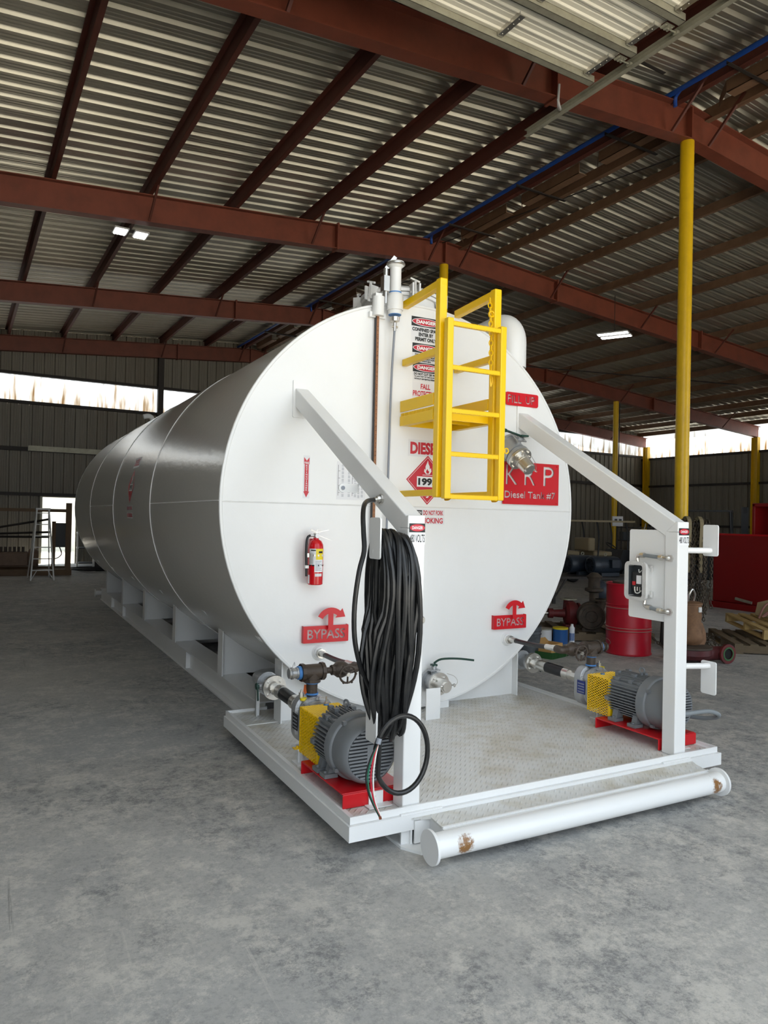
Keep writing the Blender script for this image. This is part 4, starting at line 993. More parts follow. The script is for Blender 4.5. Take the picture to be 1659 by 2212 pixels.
# ================================================================== PUMP UNITS
def slatted(m, T0, w_, h_, nx, th):
    pass
def pump_unit(s, label):
    X = lambda u: s*(1.125-u)
    t = thing('pump_unit', label, 'pump', (X(0), -1.0, .175), 0, 'transfer pump sets on the front deck')
    def bx(m, u0, u1, y0, y1, z0, z1): a, b = sorted((X(u0), X(u1))); return m.box(a, b, y0, y1, z0, z1)
    # red bent steel base
    m = MB(); bx(m, -.16, .19, -1.475, -.93, .243, .253); bx(m, -.16, .19, -1.485, -1.475, .178, .250); bx(m, -.16, .19, -.935, -.925, .178, .250)
    m.build('base', 'red', t, bevel=.004, smooth=False)
    m = MB(); bx(m, -.02, .06, -1.495, -1.487, .178, .245); bx(m, -.04, .09, -1.54, -1.487, .178, .183); m.cyl((X(.02), -1.495, .215), (X(.02), -1.503, .215), .010, seg=6)
    m.build('hold_down_clip', 'white', t, smooth=False)
    zc = .425; g0 = -1.075 if s < 0 else -1.0
    # motor
    mo = MB(); mo.lathe([(.055, g0+.03), (.07, g0+.02), (.11, g0+.01), (.128, g0-.005), (.128, -1.27)][::-1], (X(0), 0, zc), (0, 1, 0), 40).build('motor_body', 'grey', t)
    mot = t.children[-1] if t.children else None
    mot = [c_ for c_ in t.children if c_.name.startswith('motor_body')][0]
    m = MB()
    for k in range(-6, 7):                # upright fins above and below
        u = k*.0195; zz = math.sqrt(max(0, .158**2-u*u)); zi = math.sqrt(.126**2-u*u)
        bx(m, u-.003, u+.003, -1.265, g0, zc+zi-.002, zc+zz)
        if abs(k) < 5: bx(m, u-.003, u+.003, -1.265, g0, zc-zz*.93, zc-zi+.002)
    for k in range(-6, 7):                # flat fins on both flanks
        zz = k*.0195; uo = math.sqrt(.158**2-zz*zz); ui = math.sqrt(.126**2-zz*zz)
        bx(m, ui-.002, uo, -1.265, g0, zc+zz-.003, zc+zz+.003); bx(m, -uo, -ui+.002, -1.265, g0, zc+zz-.003, zc+zz+.003)
    m.build('cooling_fin', 'grey', mot, kind='stuff', smooth=False)
    m = MB()
    for (u, y, z) in ((.10, g0-.04, .118), (.10, -1.16, .118), (.10, -1.24, .118), (-.10, g0-.04, .118), (-.10, -1.14, .118), (-.10, -1.24, .118), (.05, -1.14, .150), (-.05, -1.14, .15), (.148, g0+.005, -.02), (-.148, g0+.005, -.02), (-.05, g0+.005, .148), (.05, g0+.005, .148)):
        bx(m, u-.014, u+.014, y-.02, y+.012, zc+z-.014, zc+z+.012)
    m.build_each('fin_lug', 'grey', mot)
    m = MB(); m.torus((X(.0), -1.165, zc+.188), (1, .35, 0), .018, .0055, 18, 8).cyl((X(0), -1.165, zc+.145), (X(0), -1.165, zc+.172), .009, seg=8); m.build('lifting_eye', 'grey', t)
    # fan cover: shell, grille of horizontal slats
    m = MB(); m.lathe([(.163, -1.262), (.173, -1.268), (.174, -1.33), (.170, -1.336), (.161, -1.340), (.160, -1.40), (.155, -1.44), (.144, -1.465), (.132, -1.474), (.128, -1.470), (.128, -1.44), (.001, -1.44)], (X(0), 0, zc), (0, 1, 0), 48)
    fc = m.build('fan_cover', 'grey', t)
    MB().cyl((X(0), -1.4405, zc), (X(0), -1.442, zc), .127, seg=40).build('fan_shade_disc', 'blackflat', fc)  # solid black disc, paints the dark inside the fan cover
    m = MB(); n = 14
    for k in range(n):
        z = -.113+.226*k/(n-1); hw = math.sqrt(max(0, .129**2-z*z))
        bx(m, -hw, hw, -1.474, -1.456, zc+z-.0048, zc+z+.0048)
    bx(m, -.024, .024, -1.475, -1.458, zc-.05, zc+.05); m.lathe([(.131, -1.472), (.131, -1.456), (.124, -1.456), (.124, -1.472)], (X(0), 0, zc), (0, 1, 0), 40, caps=False)
    m.build('fan_grille', 'grey', fc)
    m = MB()
    for a in (0, 90, 180, 270):
        a = math.radians(a+35); m.box(X(.168*math.cos(a))-.010, X(.168*math.cos(a))+.010, -1.36, -1.335, zc+.168*math.sin(a)-.010, zc+.168*math.sin(a)+.010)
    m.build_each('cover_lug', 'grey', fc)
    for y in (g0-.05, -1.225):             # feet
        for q in (-1, 1):
            m = MB(); a0, a1 = X(q*.085), X(q*.145)
            pl = [(q*.055, zc-.10), (q*.115, zc-.075), (q*.135, .275), (q*.08, .275)]
            m.prism(pl, lambda a, b, t_: (X(a), y-.022+.044*t_, b)); bx(m, min(q*.085, q*.16), max(q*.085, q*.16), y-.035, y+.035, .255, .277)
            m.cyl((X(q*.142), y, .277), (X(q*.142), y, .287), .010, seg=6)
            m.build('motor_foot', 'grey', t, smooth=False)
    # expanded-metal coupling guard
    y0, y1, z0, z1 = g0+.004, (-.80 if s < 0 else -.775), .262, .520; hu = .12
    m = MB()
    def lattice(P, a0, a1, b0, b1, ca=.032, cb=.018, th=.0042):
        # diamonds as two families of thin bars clipped to the panel
        W, Hh = a1-a0, b1-b0; k = cb/ca
        for sg in (1, -1):
            n_ = int((W*k+Hh)/cb)+1
            for i in range(n_+1):
                c_ = i*cb - (0 if sg > 0 else 0)
                # line b = c - k*a (sg>0) or b = c - k*(W-a)
                pa = []
                for a in (0, W):
                    b_ = c_-k*a
                    if 0 <= b_ <= Hh: pa.append((a, b_))
                for b_ in (0, Hh):
                    a = (c_-b_)/k
                    if 0 < a < W: pa.append((a, b_))
                if len(pa) < 2: continue
                p, q_ = pa[0], pa[1]
                if sg < 0: p, q_ = (W-p[0], p[1]), (W-q_[0], q_[1])
                A, B = P(a0+p[0], b0+p[1]), P(a0+q_[0], b0+q_[1])
                if (Vector(A)-Vector(B)).length > .004: m.beam(A, B, th, th, (.2, .3, 1))
    lattice(lambda a, b: (X(-hu), a, b), y0, y1, z0, z1)
    lattice(lambda a, b: (X(hu), a, b), y0, y1, z0, z1)
    lattice(lambda a, b: (X(a), b, z1), -hu, hu, y0, y1)
    lattice(lambda a, b: (X(a), y1, b), -hu, hu, z0, z1)
    gd = m.build('coupling_guard', 'yellow', t, smooth=False)
    m = MB(); bx(m, -hu-.004, hu+.004, y0-.006, y0, z0, z1); 
    for u in (-hu, hu): bx(m, u-.004, u+.004, y0, y0+.016, z0, z1); bx(m, u-.003, u+.003, y1-.004, y1, z0, z1)
    m.build_each('guard_end_plate', 'yellow', gd, smooth=False)
    MB().cyl((X(0), g0+.02, zc-.02), (X(0), -.76, zc-.02), .05, seg=20).build('coupling', 'greydark', t)
    # pump stand
    m = MB(); bx(m, -.13, .02, -.80, -.70, .265, .273); bx(m, -.13, .02, -.80, -.70, .175, .183); bx(m, -.10, -.09, -.79, -.71, .18, .27); bx(m, -.11, .0, -.755, -.747, .18, .27)
    m.build('pump_stand', 'white', t, smooth=False)
    m = MB(); bx(m, -.15, -.10, -.80, -.76, .275, .279); m.cyl((X(-.125), -.78, .279), (X(-.125), -.78, .29), .008, seg=6); m.build('guard_tab', 'yellow', t, smooth=False)
    # gear pump casting
    m = MB(); o = rrect(-.105, .105, .262, .555, .085, 6); i_ = rrect(-.088, .088, .285, .535, .07, 6)
    def RG(pts, y): return [(X(a), y, b) for a, b in pts]
    m.rings([RG(o, -.755), RG(o, -.735), RG(i_, -.725), RG(i_, -.69), RG(o, -.68), RG(o, -.62), RG(i_, -.60), RG([(a*.6, .41+(b-.41)*.6) for a, b in i_], -.56)])
    m.rings([RG(i_, -.775), RG(i_, -.755)])
    for a, b in rrect(-.097, .097, .272, .545, .08, 2)[::2]+[(.097, .40), (-.097, .40), (0, .547), (0, .27)]: m.cyl((X(a), -.757, b), (X(a), -.768, b), .009, seg=6)
    pc = m.build('pump_casing', 'cast', t, angle=30)
    m = MB(); sg2 = .108*(1 if s > 0 else -1); a0, a1 = sorted((sg2, sg2*1.02)); b0, b1 = sorted((sg2*1.012, sg2*1.028))
    m.mat(0); bx(m, a0, a1, -.735, -.655, .36, .455); m.mat(1)
    for k in range(4): bx(m, b0, b1, -.728, -.664, .37+k*.02, .377+k*.02)
    m.build('nameplate', [mat('nameplate_%s' % ('black' if s < 0 else 'blue'), '15171c' if s < 0 else '1b2f78', .4), 'inkgrey'], pc, smooth=False)
    m = MB(); m.cyl((X(-.07), -.69, .545), (X(-.07), -.69, .575), .018, seg=8).cyl((X(-.07), -.69, .575), (X(-.07), -.69, .59), .008, seg=8); m.mat(1).cyl((X(-.07), -.72, .535), (X(-.07), -.72, .55), .02, seg=12)
    m.mat(2).beam((X(-.045), -.68, .56), (X(-.03), -.66, .61), .022, .002); m.build('relief_plug', ['steel', 'yellink', 'orange'], t)
    m = MB(); m.cyl((X(.03), -.83, .522), (X(.03), -.83, .530), .016, seg=12); m.mat(1).cyl((X(.03), -.83, .530), (X(.03), -.83, .538), .013, seg=8).cyl((X(.03), -.83, .538), (X(.03), -.83, .572), .005, seg=8); m.build('grease_cup', ['tape', 'steel'], t)
    # discharge riser, tee and globe valve
    zt = .69; yv = -.68
    m = MB(); m.cyl((X(0), yv, .545), (X(0), yv, .62), .034, seg=20); rs = m.build('riser_pipe', 'iron', t)
    for z in (.562, .628): MB().cyl((X(0), yv, z-.006), (X(0), yv, z+.004), .040, seg=20).build('thread_tape', 'tape', rs)
    m = MB(); a, b = X(-.075), X(.075); d = 1 if b > a else -1
    m.cyl((a, yv, zt), (b, yv, zt), .046, seg=24).cyl((X(0), yv, .635), (X(0), yv, zt), .046, seg=24).cyl((a, yv, zt), (a+d*.022, yv, zt), .054, seg=10).cyl((b, yv, zt), (b-d*.022, yv, zt), .054, seg=10).cyl((X(0), yv, .63), (X(0), yv, .648), .053, seg=10)
    m.build('tee', 'iron', t)
    m = MB(); m.cyl((a, yv, zt), (a-d*.018, yv, zt), .040, seg=20); te = m.build('thread_tape', 'tape', t)
    m = MB(); m.cyl((a-d*.012, yv, zt), (a-d*.03, yv, zt), .034).cyl((a-d*.03, yv, zt), (a-d*.075, yv, zt), .030).cyl((a-d*.05, yv, zt), (a-d*.06, yv, zt), .036)
    m.tube([(a-d*.05, yv-.03, zt+.02), (a-d*.075, yv-.045, zt+.03), (a-d*.06, yv-.035, zt+.06), (a-d*.04, yv, zt+.065), (a-d*.03, yv+.02, zt+.04)], .0018, 5)
    m.build('camlock_cap', 'cast' if s < 0 else 'iron', t)
    m = MB(); m.cyl((b, yv, zt), (b+d*.012, yv, zt), .048, .03).cyl((b, yv, zt), (b+d*.06, yv, zt), .019).cyl((b+d*.05, yv, zt), (b+d*.075, yv, zt), .032, seg=8)
    m.lathe([(.03, 0), (.048, .025), (.052, .05), (.045, .075), (.03, .10)], (b+d*.065, yv, zt), (d, 0, 0), 20).cyl((b+d*.115, yv, zt), (b+d*.115, yv-.07, zt-.008), .03, .018).cyl((b+d*.115, yv-.07, zt-.008), (b+d*.115, yv-.10, zt-.012), .009)
    m.cyl((b+d*.16, yv, zt), (b+d*.195, yv, zt), .030, seg=10).tube([(b+d*.19, yv, zt), (b+d*.215, yv, zt), (b+d*.225, yv+.02, zt+.003), (b+d*.225, yv+.045, zt+.004)], .028, 14)
    m.build('globe_valve', 'iron', t)
    wc = Vector((b+d*.115, yv-.10, zt-.012))
    m = MB(); m.torus(wc, (0, 1, .1), .052, .0065, 24, 8)
    for k in range(3): a_ = 2*PI*k/3+.5; m.cyl(wc, wc+Vector((math.cos(a_)*.052, 0, math.sin(a_)*.052)), .006, seg=8)
    for k in range(6): a_ = 2*PI*k/6; m.sphere(wc+Vector((math.cos(a_)*.055, 0, math.sin(a_)*.055)), .008, 8)
    m.build('handwheel', 'iron', t); MB().cyl(wc, wc+Vector((0, -.014, 0)), .013, seg=6).build('wheel_nut', 'steel', t)
    e = Vector((b+d*.225, yv+.045, zt+.004)); tgt = Vector((-.79 if s < 0 else .866, -.02, .665))
    dr = (tgt-e).normalized(); L_ = (tgt-e).length
    def along(q): return e+(tgt-e)*q
    MB().cyl(along(0), along(.07), .024, seg=8).cyl(along(.05), along(.19), .0215, seg=20).build('hose_fitting', 'steel', t)
    m = MB(); m.cyl(along(.83), along(.92), .0215, seg=20).cyl(along(.90), along(.955), .018).cyl(along(.945), along(1.0), .034, seg=8)
    bh = m.build('hose_fitting', 'steel', t)
    MB().tube([along(.15+.7*q/10)+Vector((0, 0, -.006*math.sin(PI*q/10))) for q in range(11)], .018, 14).build('bypass_hose', 'black', t)
    # suction hose with flanged ball valve
    zs = .445
    m = MB(); m.cyl((X(0), -.57, zs), (X(0), -.50, zs), .04, seg=8).cyl((X(0), -.52, zs), (X(0), -.44, zs), .034, .044).cyl((X(0), -.46, zs), (X(0), -.40, zs), .046, seg=24).build('hose_fitting', 'steel', t)
    m = MB(); m.cyl((X(0), -.20, zs+.008), (X(0), -.13, zs+.008), .046, seg=24).cyl((X(0), -.14, zs+.008), (X(0), -.08, zs+.008), .040, seg=24).cyl((X(0), -.09, zs+.008), (X(0), -.06, zs+.008), .044, seg=8).cyl((X(0), -.07, zs+.008), (X(0), -.02, zs+.008), .034)
    m.build('hose_fitting', 'steel', t)
    MB().cyl((X(0), -.43, zs+.002), (X(0), -.17, zs+.008), .042, seg=28).build('suction_hose', 'black', t)
    zf = zs+.010
    m = MB(); m.cyl((X(0), -.035, zf), (X(0), -.015, zf), .082, seg=36)
    for k in range(4): a_ = PI/4+PI/2*k; m.cyl((X(.06*math.cos(a_)), -.035, zf+.06*math.sin(a_)), (X(.06*math.cos(a_)), -.047, zf+.06*math.sin(a_)), .011, seg=6)
    m.build('pipe_flange', 'steel', t)
    m = MB(); m.cyl((X(0), -.015, zf), (X(0), .005, zf), .078, seg=32).cyl((X(0), .005, zf), (X(0), .11, zf), .055, seg=24).cyl((X(0), .11, zf), (X(0), .13, zf), .08, seg=32).cyl((X(-.055), .055, zf), (X(-.095), .055, zf+.0), .022, seg=8)
    m.cyl((X(0), .13, zf), (X(0), .26, zf), .045).tube([(X(0), .25, zf), (X(0), .32, zf), (X(.06), .38, zf), (X(.2), .40, zf), (X(.38), .42, zf+.02)], .044, 16)
    m.build('suction_valve', 'cast', t)
    m = MB(); m.beam((X(-.095), .055, zf+.02), (X(-.105), .0, zf-.085), .022, .008, (1, 0, 0)).cyl((X(-.085), .055, zf), (X(-.105), .055, zf), .022, seg=10); m.build('valve_lever', 'greenlever', t)
    # motor lead conduit
    if s > 0:
        MB().tube([(X(-.16), -1.16, .36), (X(-.19), -1.25, .33), (X(-.225), -1.42, .33), (X(-.235), -1.56, .36), (X(-.20), -1.62, .40), (X(-.12), -1.60, .425), (X(0.05), -1.575, .42), (X(.10), -1.56, .42)], .014, 10).build('motor_conduit', 'conduit', t)
    return t
pump_unit(-1, 'grey motor pump set with yellow guard at the near left deck corner, beneath the cable')
pump_unit(1, 'grey motor pump set with yellow guard on the right deck side, beside the right post')

# ================================================================== VALVES ON THE HEAD
t = thing('drain_valve', 'stainless flanged drain valve with long black lever low on the tank head', 'valve', (.13, -.1, .28))
zd = .395; xd = .125
m = MB(); m.cyl((xd, 0, zd), (xd, -.02, zd), .06).cyl((xd, -.02, zd), (xd, -.035, zd), .085, seg=32).cyl((xd, -.035, zd), (xd, -.12, zd), .062, seg=28).cyl((xd, -.12, zd), (xd, -.135, zd), .085, seg=32); m.build('valve_body', 'cast', t)
m = MB(); m.cyl((xd, -.137, zd), (xd, -.155, zd), .085, seg=36)
for k in range(4): a_ = PI/4+PI/2*k; m.cyl((xd+.062*math.cos(a_), -.155, zd+.062*math.sin(a_)), (xd+.062*math.cos(a_), -.168, zd+.062*math.sin(a_)), .011, seg=6)
m.build('pipe_flange', 'steel', t)
m = MB(); m.cyl((xd, -.155, zd), (xd, -.19, zd), .046, seg=24).cyl((xd, -.19, zd), (xd, -.25, zd), .049, .047, seg=24).cyl((xd, -.25, zd), (xd, -.262, zd), .036, seg=24)
for q in (-1, 1): m.beam((xd+q*.048, -.20, zd+.0), (xd+q*.052, -.265, zd+.012), .014, .008); m.torus((xd+q*.052, -.275, zd+.012), (1, 0, 0), .012, .0022, 14, 5)
m.tube([(xd+.05, -.27, zd), (xd+.09, -.26, zd+.03), (xd+.10, -.20, zd+.06), (xd+.06, -.16, zd+.075)], .0018, 5); m.build('dust_cap', 'steel', t)
m = MB(); m.cyl((xd, -.07, zd+.06), (xd, -.07, zd+.125), .022, seg=12).box(xd-.04, xd+.04, -.10, -.04, zd+.085, zd+.095); m.mat(1).box(xd-.02, xd+.02, -.09, -.05, zd+.12, zd+.135); m.build('valve_stem', ['cast', 'greenlever'], t)
m = MB(); m.tube([(xd, -.07, zd+.14), (xd+.05, -.095, zd+.172), (xd+.16, -.15, zd+.178), (xd+.27, -.21, zd+.168)], .008, 8); m.build('lever', 'greenlever', t)
t = thing('fill_valve', 'large stainless flanged fill valve with dark green lever, right of the ladder', 'valve', (.80, -.2, 2.0))
ax = Vector((0, -1, 0)); o = Vector((.80, 0, 2.25))
# short elbow out of the head, then a valve body pointing down and forward
dv = Vector((.10, -.70, -.62)).normalized(); p0 = Vector((.80, -.03, 2.25))
m = MB(); m.cyl((.80, 0, 2.25), p0, .075, seg=28).lathe([(.075, 0), (.078, .05)], p0-Vector((0, 0, 0)), dv, 28); m.build('neck', 'white', t)
def P(q): return p0+dv*q
m = MB(); m.cyl(P(.0), P(.02), .095, seg=32).cyl(P(.02), P(.06), .08, seg=28).cyl(P(.06), P(.14), .088, seg=28).cyl(P(.14), P(.16), .078, seg=28).cyl(P(.16), P(.185), .098, seg=32); m.build('valve_body', 'cast', t)
m = MB(); m.cyl(P(.188), P(.21), .098, seg=36)
sx_ = dv.cross(Vector((0, 0, 1))).normalized(); sz_ = sx_.cross(dv)
for k in range(8): a_ = PI/8+PI/4*k; q = sx_*math.cos(a_)*.08+sz_*math.sin(a_)*.08; m.cyl(P(.205)+q, P(.222)+q, .010, seg=6)
m.build('pipe_flange', 'steel', t)
m = MB(); m.cyl(P(.21), P(.25), .062, seg=24).cyl(P(.25), P(.335), .058, .052, seg=24).cyl(P(.335), P(.345), .044, seg=24)
for q in (-1, 1): c_ = P(.26)+sx_*q*.058; m.cyl(c_, c_+dv*.075, .008, seg=6).torus(c_+dv*.09, sz_, .012, .0022, 14, 5)
m.tube([P(.3)-sx_*.06, P(.3)-sx_*.10-Vector((0, 0, .03)), P(.22)-sx_*.16-Vector((0, 0, .01)), P(.1)-sx_*.12+Vector((0, 0, .05)), P(.1)-sx_*.09], .0018, 5); m.build('dust_cap', 'steel', t)
c_ = P(.09)+sz_*.085
m = MB(); m.cyl(c_, c_+sz_*.05, .026, seg=12).beam(c_+sz_*.03-sx_*.05, c_+sz_*.03+sx_*.05, .07, .010, tuple(sz_)); m.build('valve_stem', 'cast', t)
e_ = c_+sz_*.055
m = MB(); m.beam(e_, e_+Vector((-.16, .0, .035)), .035, .008).cyl(e_+Vector((-.15, 0, .033)), e_+Vector((-.26, 0, .05)), .014, seg=10).box(e_.x-.02, e_.x+.05, e_.y-.03, e_.y+.02, e_.z-.006, e_.z+.008); m.build('lever', 'greenlever', t)

# ================================================================== POWER CABLE on the left post hooks
t = thing('cable_coil', 'thick black power cable coiled over the hooks of the left white post', 'cable', (-1.11, -1.62, .56))
m = MB(); random.seed(11)
for k in range(27):
    q = k/26; lay = random.random()
    xt = -1.195+.150*q; spread = .030+.078*lay
    ztop = 1.492+.062*lay+random.uniform(-.01, .012); zbt = .60-.03*lay+random.uniform(-.03, .05)+(.03 if q < .3 else 0)
    xoff = random.uniform(-.035, .035); yoff = random.uniform(-.02, .02)
    pts = []
    n = 44; ph = random.random()*6; am = random.uniform(.004, .014); wob = random.uniform(-1, 1)
    for i in range(n):
        a = 2*PI*i/n; s_, c_ = math.sin(a), math.cos(a)
        z = (ztop+zbt)/2 + (ztop-zbt)/2*(abs(c_)**.82)*(1 if c_ > 0 else -1)
        hz = (z-zbt)/(ztop-zbt)
        wdt = spread*(abs(s_)**.9)*(1 if s_ > 0 else -1)*(.45+.75*min(1, hz*1.25))
        y = -1.63+yoff*abs(s_)+wdt
        bul = max(0, math.sin(hz*PI))**.8
        x = xt + (xoff*1.2+(q-.62)*.075)*bul*(.35+.65*hz) + am*math.sin(3*a+ph)+.03*wob*math.sin(hz*PI*2)*abs(s_)
        x = max(x, -1.186-max(0, .62-hz)*.35)
        x = min(x, -1.034) if (hz > .93 or y > -1.64) else min(x, -.965)
        pts.append((x, y, z))
    m.tube(pts, .0142, 8, True)
m.build('coil_loops', 'cable', t)
m = MB(); m.tube([(-1.062, -1.322, 1.718), (-1.13, -1.38, 1.71), (-1.19, -1.46, 1.685), (-1.225, -1.52, 1.63), (-1.24, -1.56, 1.55), (-1.245, -1.58, 1.46), (-1.28, -1.60, 1.36), (-1.30, -1.60, 1.2), (-1.297, -1.6, 1.05), (-1.27, -1.6, .93), (-1.23, -1.60, .83), (-1.17, -1.61, .72), (-1.12, -1.62, .64)], .0125, 10); m.build('lead_in', 'cable', t)
pts = []
for i in range(40):
    a = math.radians(196)-2*PI*i/40*.99
    pts.append((-1.108+.138*math.cos(a), -1.735-.02*math.sin(i/39*PI), .507+.183*math.sin(a)))
pts = [(-1.12, -1.66, .72), (-1.16, -1.69, .70), (-1.205, -1.72, .655)] if False else pts
m = MB(); m.tube([(p_[0], p_[1]-.0002*i, p_[2]) for i, p_ in enumerate(pts[3:])]+[(-1.235, -1.76, .60)], .0125, 10); m.build('tail_loop', 'cable', t)
MB().cyl((-1.235, -1.76, .60), (-1.243, -1.762, .575), .013, seg=10).build('stripped_end', 'inkgrey', t)
for k, (c_, dx) in enumerate((('wwhite', .006), ('wred', -.002), ('wgreen', -.012), ('ink', -.018))):
    pts = [(-1.24, -1.762, .58), (-1.262+dx, -1.765, .52), (-1.275+dx*1.6, -1.765, .44), (-1.268+dx*1.2, -1.762, .36), (-1.245+dx*.6, -1.755, .29), (-1.215+dx*.3, -1.745, .232)]
    o = MB().tube(pts, .0038, 6).build('core_wire', c_, t)
    MB().cyl((-1.215+dx*.3, -1.745, .232), (-1.209+dx*.3, -1.742, .215), .0035, seg=6).build('copper_end', 'copper', o)

# ================================================================== BACKGROUND, RIGHT
def ground_thing(name, label, cat, x, y, rz=0, z=0, group=None):
    t = thing(name, label, cat, (x, y, z), rz, group); return t, TM(t)
# red drum
t, T = ground_thing('steel_drum', 'red steel drum with two pale ringed hoops and dusty lid, behind the right pump', 'drum', 4.24, 1.88)
pr = [(.277, 0), (.283, .012), (.277, .022), (.273, .03)]
for z in (.30, .335, .58, .615): pr += [(.273, z-.012), (.283, z), (.273, z+.012)]
pr += [(.273, .84), (.277, .855), (.283, .868), (.277, .88), (.270, .882), (.265, .862), (.02, .860)]
MB(T).lathe(pr, (0, 0, 0), (0, 0, 1), 48).build('shell', 'drum', t)
for z in (.30, .335, .58): MB(T).torus((0, 0, z), (0, 0, 1), .2815, .0035, 48, 6).build('worn_hoop', 'galv', t)
MB(T).lathe([(.2, .864), (.2, .90), (.19, .90), (.19, .868), (.05, .868)], (0, 0, 0), (0, 0, 1), 24).build('lid_rim', 'oldbrown', t)
# buckets, cans
def can(name, label, x, y, r, h, cm, lm=None, rt_=None):
    t, T = ground_thing(name, label, 'can' if 'can' in name else 'bucket', x, y, 0, 0)
    MB(T).lathe([(r*.95 if rt_ else r, 0), (rt_ or r, h*.97), ((rt_ or r)*1.02, h), ((rt_ or r)*.94, h*.985), (.005, h*.95)], (0, 0, 0), (0, 0, 1), 28).build('body', cm, t)
    if lm: MB(T).lathe([((rt_ or r)*1.03, h*.9), ((rt_ or r)*1.03, h), (.01, h+.004)], (0, 0, 0), (0, 0, 1), 28).build('lid', lm, t)
    return t, T
t, T = can('bucket', 'dirty grey bucket standing against the lower right edge of the tank', 2.92, 2.21, .125, .36, mat('dirty_grey_bucket', '5c6064', .7, noise=.7, nscale=9, col2='2c2e30'), None, .15)
for z in (.27, .31): MB(T).torus((0, 0, z), (0, 0, 1), .148, .005, 28, 6).build('rib', 'greydark', t)
can('paint_can', 'white can between the grey bucket and the blue can', 3.74, 2.86, .085, .20, 'paper', 'galv')
can('paint_can', 'blue can with yellow lid on the floor by the red pumps', 3.93, 2.78, .10, .21, 'bluecan', 'yellink')
t, T = can('spray_can', 'slim multicoloured spray can beside the blue can', 4.10, 2.74, .036, .20, 'paper')
MB(T).lathe([(.036, .2), (.02, .225), (.018, .25), (.001, .252)], (0, 0, 0), (0, 0, 1), 16).build('cap', 'paper', t)
MB(T).lathe([(.0365, .03), (.0365, .13)], (0, 0, 0), (0, 0, 1), 16, caps=False).build('label', 'bluecan', t)
t, T = ground_thing('parts_tray', 'green plastic tray with a cardboard box in it, under the black bypass hose', 'tray', 3.12, 2.06, .3)
m = MB(T); m.rings([rr and [(a, b, z) for a, b in rrect(-w_, w_, -w_*.8, w_*.8, .04, 3)] for z, w_ in ((0, .17), (.08, .19), (.08, .178), (.012, .16))], caps=True); m.build('tray', 'green', t)
m = MB(T)
for k in range(14): m.box(-.185+k*.027, -.18+k*.027, -.158, -.148, .01, .078)
m.build('tray_rib', 'green', t)
m = MB(T)
for (a, b, c_, d_) in ((-.13, .13, -.10, -.096), (-.13, .13, .096, .10)): m.box(a, b, c_, d_, .015, .165)
m.box(-.13, -.126, -.1, .1, .015, .165).box(.126, .13, -.1, .1, .015, .165).box(-.13, .13, -.1, .1, .015, .02)
m.add([(-.13, .1, .165), (.13, .1, .165), (.15, .16, .20), (-.15, .16, .20)], [(0, 1, 2, 3)]); m.build('cardboard_box', 'card', t, smooth=False)
# pallets
def pallet(label, x, y, rz, z=0, w_=1.0, l_=1.2, wood='wood', tilt=0):
    t = thing('wooden_pallet', label, 'pallet', (x, y, z), rz)
    if tilt: t.rotation_euler = (tilt, 0, rz)
    T = TM(t)
    for k in range(7):
        a = -l_/2+k*(l_-.1)/6; MB(T).box(a, a+.1, -w_/2, w_/2, .11, .128).build('deck_board', wood, t, smooth=False)
    for y_ in (-w_/2, -.03, w_/2-.04): MB(T).box(-l_/2, l_/2, y_, y_+.04, .018, .11).build('stringer', wood, t, smooth=False)
    for k in range(3): MB(T).box(-l_/2+k*(l_-.1)/2, -l_/2+k*(l_-.1)/2+.1, -w_/2, w_/2, 0, .018).build('bottom_board', wood, t, smooth=False)
    return t
pallet('weathered grey pallet carrying the old red pumps behind the drum', 4.75, 3.1, -.5, 0, 1.1, 1.5)
pallet('weathered grey pallet lying flat right of the submersible pump', 6.41, 1.46, -.69, 0, 1.4, 1.2)
pallet('newer yellowish pallet tilted on top of the weathered one, piled with scrap', 6.85, 1.50, -.45, .19, 1.0, 1.2, 'woodnew', .10)
def flange_ring(m, p, ax, r, th, hole, n=8):
    m.lathe([(hole, 0), (r, 0), (r, th), (hole, th)], p, ax, 32, caps=False); return m
# old red pumps on the pallet
def vol_pump(name, label, x, y, rz, z, cm, sc=1.0, axisf=True):
    t = thing(name, label, 'pump', (x, y, z), rz, None); T = TM(t) @ Matrix.Scale(sc, 4)
    m = MB(T); m.lathe([(.05, -.13), (.17, -.12), (.21, -.07), (.21, .05), (.17, .09), (.10, .10)], (0, 0, .23), (0, 1, 0), 32)
    m.tube([(.0, 0, .28), (.10, 0, .35), (.13, 0, .42), (.13, 0, .47)], [.13, .10, .085, .085], 20); m.build('volute', cm, t)
    m = MB(T); flange_ring(m, (.13, 0, .46), (0, 0, 1), .15, .025, .08); m.build('discharge_flange', 'galv' if cm == 'oldred' else 'oldbrown', t)
    m = MB(T); m.lathe([(.19, -.16), (.19, -.13), (.09, -.13), (.085, -.05), (.085, -.16)], (0, 0, .23), (0, 1, 0), 32, caps=False); m.lathe([(.15, -.20), (.15, -.17)], (0, 0, .23), (0, 1, 0), 28, caps=False); m.build('suction_flange', cm, t)
    m = MB(T)
    for k in range(8): a = 2*PI*k/8; m.cyl((.165*math.cos(a), -.165, .23+.165*math.sin(a)), (.165*math.cos(a), -.175, .23+.165*math.sin(a)), .014, seg=6)
    m.build_each('flange_bolt', 'iron', t)
    m = MB(T); m.cyl((0, .09, .23), (0, .36, .23), .075, .06, 20).cyl((0, .30, .23), (0, .38, .23), .085, seg=20); m.build('bearing_housing', cm, t)
    MB(T).cyl((0, .36, .23), (0, .52, .23), .022, seg=12).build('shaft', 'steel', t)
    MB(T).box(-.13, .13, -.06, .10, 0, .05).build('pump_foot', cm, t)
    return t
